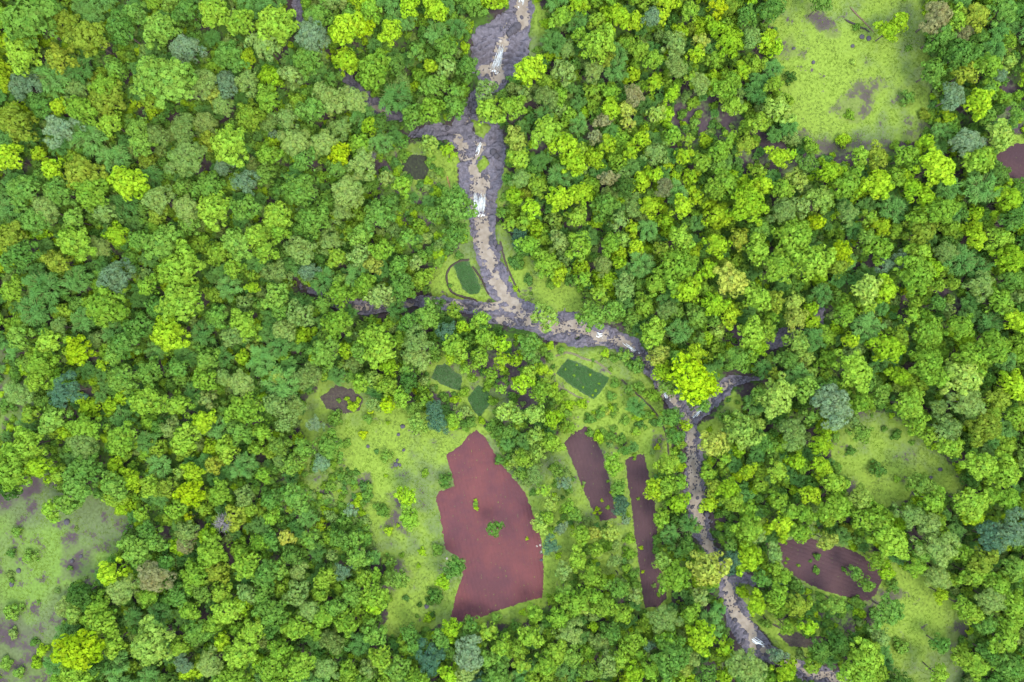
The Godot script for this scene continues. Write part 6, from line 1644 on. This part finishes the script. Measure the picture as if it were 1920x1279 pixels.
func build_trees() -> void:
	bark = noise_look(Color(0.035, 0.028, 0.022), Color(0.085, 0.072, 0.060), 0.08, 1.2, 71)
	var trunks := []
	for i in 5:
		var st := SurfaceTool.new()
		st.begin(Mesh.PRIMITIVE_TRIANGLES)
		trunk_shape(st, 0.03, 1.0, 5, 0.22, 300 + i)
		trunks.append(st.commit())
	rng.seed = 11
	for t in TREES:
		var r: float = t[2]
		var tall: float = t[3]
		var kind := kind_of(t[4], r)
		var c: Array = crowns[kind]
		var o := base("broadleaf_tree", Vector3(t[0], top(t[0], t[1]), t[1]), t[5], "tree", "trees of the valley forest")
		o.rotation.y = rng.randf() * TAU
		var w: float = r / c[0] * 1.04
		var up: float = w * rng.randf_range(0.9, 1.15)
		var trunk := put("trunk", trunks[rng.randi() % 5], bark, o)
		trunk.scale = Vector3(tall * 0.8, tall - c[1] * up * 0.35, tall * 0.8)
		var crown := put("crown", c[3][rng.randi() % c[3].size()], tone_look(t[4], rng.randi() % 3), o)
		crown.position.y = tall - c[1] * up
		crown.scale = Vector3(w, up, w)
		note(t[0], t[1], r)
	for t in BAMBOO:
		note(t[0], t[1], t[2] * 0.8)
	for t in TREES_FAR:
		note(t[0], t[1], t[2])
	for t in SHRUBS:
		note(t[0], t[1], t[2])
	build_woodland(trunks)
	# bamboo
	var culm := []
	for i in 2:
		var st := SurfaceTool.new()
		st.begin(Mesh.PRIMITIVE_TRIANGLES)
		for k in 16:
			var a := k * 2.4
			var out := Vector3(cos(a), 0, sin(a))
			tube(st, [out * 0.15 - Vector3(0, 0.2, 0), out * 0.35 + Vector3(0, 1.4, 0), out * 0.9 + Vector3(0, 2.9, 0), out * 1.7 + Vector3(0, 3.3, 0)], [0.05, 0.045, 0.03, 0.01], 4)
		culm.append(st.commit())
	var cane := noise_look(Color(0.05, 0.07, 0.02), Color(0.09, 0.11, 0.03), 0.08, 0.8, 72)
	rng.seed = 12
	for t in BAMBOO:
		var c: Array = crowns["bamboo"]
		var o := base("bamboo_clump", Vector3(t[0], top(t[0], t[1]), t[1]), t[4], "bamboo", "bamboo clumps between the trees")
		o.rotation.y = rng.randf() * TAU
		put("culms", culm[rng.randi() % 2], cane, o).scale = Vector3.ONE * t[3] / 3.6
		put("foliage", c[3][rng.randi() % 4], tone_look("b", rng.randi() % 3), o).scale = Vector3(t[2] / c[0], t[3] / c[1], t[2] / c[0])
	# shrubs that stand free in clearings
	var stems := SurfaceTool.new()
	stems.begin(Mesh.PRIMITIVE_TRIANGLES)
	for k in 6:
		var out := Vector3(cos(k * 1.05), 0, sin(k * 1.05))
		tube(stems, [Vector3(0, -0.15, 0), out * 0.2 + Vector3(0, 0.3, 0), out * 0.5 + Vector3(0, 0.7, 0)], [0.04, 0.03, 0.01], 4)
	var stem_mesh := stems.commit()
	for t in SHRUBS:
		var c: Array = crowns["shrub"]
		var big: bool = t[2] > 1.3
		if big:
			c = crowns["young"]
		var w: float = t[2] / c[0] * 1.05
		var o := base("shrub", Vector3(t[0], top(t[0], t[1]), t[1]), t[4], "shrub", "shrubs in the clearings")
		o.rotation.y = rng.randf() * TAU
		put("stems", stem_mesh, bark, o).scale = Vector3.ONE * t[2]
		var f := put("foliage", c[3][rng.randi() % 4], tone_look(t[3], rng.randi() % 3), o)
		f.scale = Vector3(w, w * 0.95, w)
		f.position.y = 0.05


func build_woodland(trunks: Array) -> void:
	var root := Node3D.new()
	root.name = "forest"
	add_child(root)
	tag(root, "smaller trees filling the forest between the large crowns", "forest", "", "stuff")
	var plants := []   # [kind, variant, transform, tone]
	rng.seed = 13
	var known := []
	for t in TREES:
		known.append([t[0], t[1], t[4]])
	for t in TREES_FAR:
		known.append([t[0], t[1], t[4]])
		plants.append([t[0], t[1], t[2], t[3], t[4]])
	var near := {}
	for t in known:
		var k := Vector2i(floori(t[0] / 16.0), floori(t[1] / 16.0))
		for a in range(-1, 2):
			for b in range(-1, 2):
				if not near.has(k + Vector2i(a, b)):
					near[k + Vector2i(a, b)] = []
				near[k + Vector2i(a, b)].append(t[2])
	for pass_no in 3:
		var lo: float = [2.5, 1.7, 0.95][pass_no]
		var hi: float = [3.5, 2.4, 1.5][pass_no]
		for i in [5000, 12000, 20000][pass_no]:
			var x := rng.randf_range(-138, 138)
			var z := rng.randf_range(-98, 98)
			var r := rng.randf_range(lo, hi)
			if rng.randf() > read(wood, x, z) * 1.02 or read(rock_gap, x, z) < r * 0.9:
				continue
			if r > 1.6 and read(wood, x, z) < 0.5 and rng.randf() < 0.7:
				continue
			if read(plot_gap, x, z) < r * 0.95:
				continue
			var open := 0
			for q in 6:
				if read(wood, x + cos(q * 1.047) * r * 0.8, z + sin(q * 1.047) * r * 0.8) < 0.07:
					open += 1
			if open > 1 and rng.randf() < 0.85:
				continue
			if crowded(x, z, r, [0.80, 0.66, 0.58][pass_no]):
				continue
			var about: Array = near.get(Vector2i(floori(x / 16.0), floori(z / 16.0)), ["M", "N", "G"])
			var tone: String = about[rng.randi() % about.size()]
			if tone in ["Y", "X", "W", "T", "B", "K", "O"] and rng.randf() < 0.8:
				tone = "N"
			if pass_no == 2 and rng.randf() < 0.5:
				tone = ["G", "M", "G", "N"][rng.randi() % 4]
			if rng.randf() < [0.22, 0.34, 0.25][pass_no]:
				tone = "b"
			note(x, z, r)
			plants.append([x, z, r, [2.4, 1.6, 1.2][pass_no] + [1.1, 0.95, 0.9][pass_no] * r + rng.randf_range(-0.4, 0.9), tone])
	var lists := {}
	for p in plants:
		var kind := "bamboo" if p[4] == "b" else kind_of(p[4], p[2])
		var c: Array = crowns[kind]
		var i := rng.randi() % (c[3] as Array).size()
		var k := "%s/%d" % [kind, i]
		if not lists.has(k):
			lists[k] = [[], []]
		var w: float = p[2] / c[0] * 1.05
		var y := top(p[0], p[1])
		var up: float = w * rng.randf_range(0.9, 1.2)
		if kind == "bamboo":
			up = p[3] / c[1] * 0.9
		else:
			y += p[3] - c[1] * up
		lists[k][0].append(Transform3D(Basis.from_euler(Vector3(0, rng.randf() * TAU, 0)).scaled(Vector3(w, up, w)), Vector3(p[0], y, p[1])))
		var col: Color = TONE[p[4]] * rng.randf_range(0.82, 1.14)
		col.r *= rng.randf_range(0.9, 1.1)
		col.a = 1.0
		lists[k][1].append(col)
	var leafy := leaf_look(Color.WHITE)
	for k in lists:
		var parts: PackedStringArray = k.split("/")
		var colours: Array = lists[k][1]
		var at := [0]
		scatter("crowns", crowns[parts[0]][3][int(parts[1])], leafy, lists[k][0], func():
			at[0] += 1
			return colours[at[0] - 1], root)
	# their trunks
	var posts := [[], []]
	for p in plants:
		if p[4] != "b":
			var s: float = p[3]
			posts[rng.randi() % 2].append(Transform3D(Basis.from_euler(Vector3(0, rng.randf() * TAU, 0)).scaled(Vector3(s * 0.8, s * 0.72, s * 0.8)), Vector3(p[0], top(p[0], p[1]), p[1])))
	for i in 2:
		scatter("trunks", trunks[i], bark, posts[i], func(): return Color.WHITE, root)


func build_undergrowth() -> void:
	rng.seed = 21
	var leafy := leaf_look(Color.WHITE)
	var low := []
	var tones := []
	for i in 44000:
		var x := rng.randf_range(-125, 125)
		var z := rng.randf_range(-86, 86)
		if read(rock_gap, x, z) < 0.5:
			continue
		var w := read(wood, x, z)
		var scrub: float = read(cover["scrub"], x, z)
		var soil: float = read(cover["soil"], x, z)
		var green: float = read(cover["meadow"], x, z) + read(cover["pasture"], x, z)
		var share := 0.55 * w + 0.5 * scrub + 0.12 * soil * (1.0 - w) + 0.008 * green
		if w <= 0.001 and scrub < 0.5 and soil > 0.2:
			share = 0.0
		if in_plot(x, z):
			continue
		if w > 0.01 and w < 0.2 and green > 0.5:
			share = 0.11
		share *= 0.35 + 1.3 * smoothstep(-0.25, 0.3, rolling.get_noise_2d(x * 3.0, z * 3.0))
		if rng.randf() > share:
			continue
		var s := rng.randf_range(0.35, 1.1)
		low.append(Transform3D(Basis.from_euler(Vector3(0, rng.randf() * TAU, 0)).scaled(Vector3(s, s * 0.8, s)), Vector3(x, top(x, z) - 0.05, z)))
		var c: Color = TONE[["G", "M", "N", "M", "b", "P", "L"][rng.randi() % 7]] * rng.randf_range(0.8, 1.1)
		c.a = 1.0
		tones.append(c)
	for t in SEEDLINGS:
		var s: float = t[2] * 1.1
		low.append(Transform3D(Basis.from_euler(Vector3(0, rng.randf() * TAU, 0)).scaled(Vector3(s, s * 0.8, s)), Vector3(t[0], height(t[0], t[1]) + 0.05, t[1])))
		tones.append(TONE[t[3]])
	var root := Node3D.new()
	root.name = "undergrowth"
	add_child(root)
	tag(root, "low leafy undergrowth and weeds between the trees", "undergrowth", "", "stuff")
	for i in 4:
		var at := []
		var col := []
		for k in range(i, low.size(), 4):
			at.append(low[k])
			col.append(tones[k])
		var step := [0]
		scatter("weeds", crowns["shrub"][3][i], leafy, at, func():
			step[0] += 1
			return col[step[0] - 1], root)
	# grass of the clearings
	var tuft := tuft_mesh(8, 0.30, 0.055, 9)
	rng.seed = 22
	var spots := []
	var shades := []
	for i in 260000:
		var x := rng.randf_range(-122, 122)
		var z := rng.randf_range(-84, 84)
		var m: float = read(cover["meadow"], x, z)
		var p: float = read(cover["pasture"], x, z) * 0.7
		var g := maxf(m, maxf(p, read(cover["scrub"], x, z) * 0.5)) + 0.10 * read(wood, x, z)
		if g < 0.08 or read(rock_gap, x, z) < 0.35 or in_plot(x, z):
			continue
		if read(cover["bare"], x, z) > 0.5 and rng.randf() < 0.75:
			continue
		if rng.randf() > g * (0.40 + 0.9 * smoothstep(-0.3, 0.35, fine.get_noise_2d(x * 0.35, z * 0.35))):
			continue
		var s := rng.randf_range(0.6, 1.25)
		spots.append(Transform3D(Basis.from_euler(Vector3(0, rng.randf() * TAU, 0)).scaled(Vector3(s, s * 0.6, s)), Vector3(x, height(x, z) - 0.02, z)))
		var c := Color(0.078, 0.126, 0.014).lerp(Color(0.068, 0.092, 0.030), smoothstep(-0.25, 0.25, rolling.get_noise_2d(x * 1.3, z * 1.3)) * (0.5 if m > p else 0.9)) * rng.randf_range(0.88, 1.12)
		c.a = 1.0
		shades.append(c)
	var step := [0]
	var o := scatter("grass", tuft, leafy, spots, func():
		step[0] += 1
		return shades[step[0] - 1])
	tag(o, "short lime-green grass of the clearings and banks", "grass", "", "stuff")


var rings := []
func in_plot(x: float, z: float) -> bool:
	if rings.is_empty():
		for p in PLOTS:
			rings.append(poly(p[3]))
		for p in BEDS:
			rings.append(poly(p[1]))
		for i in rings.size():
			var box := Rect2(rings[i][0], Vector2.ZERO)
			for q in rings[i]:
				box = box.expand(q)
			rings[i] = [box, rings[i]]
	for r in rings:
		if r[0].has_point(Vector2(x, z)) and Geometry2D.is_point_in_polygon(Vector2(x, z), r[1]):
			return true
	return false


# ---------------------------------------------------------------- stones and dead wood
func build_details() -> void:
	var stones := []
	for i in 5:
		var ball := SphereMesh.new()
		ball.radial_segments = 12
		ball.rings = 7
		ball.radius = 1.0
		ball.height = 2.0
		var a := ball.get_mesh_arrays()
		var v: PackedVector3Array = a[Mesh.ARRAY_VERTEX]
		var n := FastNoiseLite.new()
		n.seed = 50 + i
		n.frequency = 0.7
		n.noise_type = FastNoiseLite.TYPE_CELLULAR
		for k in v.size():
			var p := v[k]
			v[k] = Vector3(p.x, p.y * 0.62, p.z * (0.7 + 0.08 * i)) * (1.0 + 0.45 * n.get_noise_3dv(p))
		var st := SurfaceTool.new()
		st.begin(Mesh.PRIMITIVE_TRIANGLES)
		for k in a[Mesh.ARRAY_INDEX]:
			st.set_smooth_group(-1)
			st.add_vertex(v[k])
		st.generate_normals()
		stones.append(st.commit())
	var grey := noise_look(Color(0.018, 0.017, 0.022), Color(0.046, 0.043, 0.052), 0.05, 1.5, 81)
	var pale := noise_look(Color(0.10, 0.09, 0.08), Color(0.19, 0.17, 0.15), 0.05, 1.5, 82)
	rng.seed = 31
	for b in BOULDERS:
		var o := put("boulder", stones[rng.randi() % 5], pale if "pale" in b[3] else grey)
		var s: float = b[2] * 1.5
		o.position = Vector3(b[0], top(b[0], b[1]) + s * 0.12, b[1])
		o.rotation.y = rng.randf() * TAU
		o.scale = Vector3(s, s * rng.randf_range(0.8, 1.2), s)
		tag(o, b[3], "boulder", "boulders of the stream and clearings")
	# loose stones in and beside the water
	var spots := []
	for i in 130000:
		var x := rng.randf_range(-48, 82)
		var z := rng.randf_range(-80, 82)
		var wet := read(wet_gap, x, z)
		if wet > 0.7 or read(rock_gap, x, z) > 0.1 or rng.randf() > (0.9 if wet > -0.5 else 0.35) * smoothstep(-0.1, 0.3, rolling.get_noise_2d(x * 3.0 + 7.0, z * 3.0)):
			continue
		var s := rng.randf_range(0.12, 0.42) * rng.randf_range(0.6, 1.0)
		spots.append(Transform3D(Basis.from_euler(Vector3(0, rng.randf() * TAU, 0)).scaled(Vector3(s, s * 0.9, s)), Vector3(x, maxf(bed(x, z), valley(x, z) - 1.06) + s * 0.05, z)))
	var loose := scatter("stream_stones", stones[1], grey, spots, func(): return Color.WHITE)
	tag(loose, "small dark stones strewn through the shallow stream", "stones", "", "stuff")
	# dead wood
	var dark := noise_look(Color(0.012, 0.011, 0.012), Color(0.035, 0.030, 0.030), 0.08, 1.2, 83)
	var rust := noise_look(Color(0.050, 0.030, 0.028), Color(0.085, 0.055, 0.042), 0.08, 1.2, 84)
	var orange := noise_look(Color(0.110, 0.060, 0.026), Color(0.160, 0.092, 0.045), 0.08, 1.2, 85)
	log_at("dark fallen log with a green sprig in the upper right meadow", Vector2(72.35, -70.09), Vector2(78.21, -67.21), 0.20, dark)
	log_at("thin reddish fallen log across the top of the upper right meadow", Vector2(73.26, -72.74), Vector2(79.15, -67.1), 0.13, rust)
	log_at("orange broken branch on the grass left of the lower waterfall", Vector2(-14.54, -36.59), Vector2(-13.6, -34.01), 0.15, orange)
	log_at("dark log in the bare gully below the oval brown field", Vector2(79.58, 62.16), Vector2(81.29, 64.46), 0.16, dark)
	log_at("second dark log in the gully, lower and closer to the meadow", Vector2(80.3, 61.7), Vector2(82.0, 64.0), 0.12, dark)
	log_at("short dark log lying on the oval brown field", Vector2(75.8, 50.9), Vector2(76.9, 51.7), 0.17, dark)
	bare_tree("dead_stump", "black leafless stump at the right edge of the red field", Vector2(1.2, 30.97), 1.5, 6, dark, 5)
	bare_tree("dead_tree", "dark dead trunk in the scrub between red field and brown strip", Vector2(23.49, 51.87), 3.2, 4, dark, 6)
	var ash := noise_look(Color(0.075, 0.070, 0.075), Color(0.12, 0.112, 0.115), 0.08, 1.2, 86)
	bare_tree("dead_tree", "bare grey tree among the green crowns above the pasture edge", Vector2(-62.3, 39.3), 8.6, 90, ash, 7)
	bare_tree("dead_tree", "bare grey shrubby tree left of the dark plot by the stream", Vector2(-30.4, -40.4), 4.5, 44, ash, 8)


func log_at(label: String, a: Vector2, b: Vector2, r: float, mat: Material) -> void:
	var st := SurfaceTool.new()
	st.begin(Mesh.PRIMITIVE_TRIANGLES)
	var p := []
	var w := []
	var origin := Vector3(a.x, height(a.x, a.y), a.y)
	for i in 9:
		var q := a.lerp(b, i / 8.0) + (b - a).orthogonal().normalized() * 0.18 * fine.get_noise_2d(i * 2.0, a.x)
		p.append(Vector3(q.x, height(q.x, q.y) + r * 0.7, q.y) - origin)
		w.append(r * (0.02 if i in [0, 8] else 1.15 - 0.07 * i))
	tube(st, p, w, 7)
	for i in [2, 4, 6]:
		var d := Vector3(rng.randf_range(-1, 1), 0.8, rng.randf_range(-1, 1)) * rng.randf_range(0.3, 0.7)
		tube(st, [p[i], p[i] + d * 0.6, p[i] + d], [r * 0.4, r * 0.3, r * 0.08], 5)
	var o := put("fallen_log", st.commit(), mat)
	o.position = origin
	tag(o, label, "log", "fallen logs in the clearings")


func bare_tree(called: String, label: String, at: Vector2, tall: float, twigs: int, mat: Material, s: int) -> void:
	rng.seed = s
	var root := base(called, Vector3(at.x, height(at.x, at.y), at.y), label, "dead tree")
	var st := SurfaceTool.new()
	st.begin(Mesh.PRIMITIVE_TRIANGLES)
	var r := 0.05 + tall * 0.022
	tube(st, [Vector3(0, -0.3, 0), Vector3(0.05, tall * 0.4, 0), Vector3(-0.05, tall * 0.8, 0.1)], [r * 1.5, r, r * 0.4])
	put("trunk", st.commit(), mat, root)
	st = SurfaceTool.new()
	st.begin(Mesh.PRIMITIVE_TRIANGLES)
	for i in twigs:
		var a := i * 2.4 + rng.randf_range(-0.4, 0.4)
		var p := Vector3(0, tall * rng.randf_range(0.35, 0.8), 0)
		var out := Vector3(cos(a), rng.randf_range(0.3, 1.2), sin(a)) * tall * (rng.randf_range(0.10, 0.18) if twigs > 10 else rng.randf_range(0.2, 0.3))
		var e := p + out
		tube(st, [p, p + out * 0.5 + Vector3(0, -0.05, 0), e], [r * 0.5, r * 0.36, r * 0.12], 4)
		for k in (5 if twigs > 10 else 1):
			var f := p + out * rng.randf_range(0.45, 0.95)
			tube(st, [f, f + (out.normalized() + any_side(out.normalized())) * tall * rng.randf_range(0.06, 0.12)], [r * 0.2, r * 0.06], 3)
	put("branches", st.commit(), mat, root)


func _ready() -> void:
	var cam := Camera3D.new()
	cam.name = "camera"
	add_child(cam)
	cam.position = Vector3(0, 154, 0)
	cam.rotation_degrees = Vector3(-90, 0, 0)
	cam.fov = 52.98
	cam.near = 1.0
	cam.far = 6000.0
	cam.current = true
	var sky_mat := ProceduralSkyMaterial.new()
	sky_mat.sky_top_color = Color(0.88, 0.94, 1.0)
	sky_mat.sky_horizon_color = Color(0.80, 0.86, 0.92)
	sky_mat.sky_curve = 0.3
	sky_mat.ground_horizon_color = Color(0.45, 0.48, 0.45)
	sky_mat.ground_bottom_color = Color(0.2, 0.25, 0.15)
	var sky := Sky.new()
	sky.sky_material = sky_mat
	var env := Environment.new()
	env.background_mode = Environment.BG_SKY
	env.sky = sky
	env.tonemap_mode = Environment.TONE_MAPPER_LINEAR
	env.tonemap_exposure = 6.8
	env.sdfgi_enabled = true
	env.ssao_enabled = true
	env.ssil_enabled = true
	var we := WorldEnvironment.new()
	we.name = "sky_light"
	we.environment = env
	add_child(we)
	var sun := DirectionalLight3D.new()
	sun.name = "sun"
	sun.light_energy = 0.45
	sun.light_angular_distance = 28.0
	sun.light_color = Color(1.0, 0.97, 0.92)
	sun.shadow_enabled = true
	sun.rotation_degrees = Vector3(-58, 40, 0)
	add_child(sun)

	rolling.seed = 2
	rolling.frequency = 0.045
	rolling.fractal_octaves = 3
	rough.seed = 14
	rough.frequency = 0.16
	rough.fractal_octaves = 3
	fine.seed = 6
	fine.frequency = 0.55
	fine.fractal_octaves = 2
	crack.seed = 9
	crack.noise_type = FastNoiseLite.TYPE_CELLULAR
	crack.cellular_return_type = FastNoiseLite.RETURN_DISTANCE2_SUB
	crack.frequency = 0.33
	crack.fractal_type = FastNoiseLite.FRACTAL_NONE
	crack.domain_warp_enabled = true
	crack.domain_warp_amplitude = 2.2
	crack.domain_warp_frequency = 0.2
	survey()
	build_ground()
	rng.seed = 1
	build_stream()
	build_plots()
	make_crowns()
	build_trees()
	build_undergrowth()
	build_details()
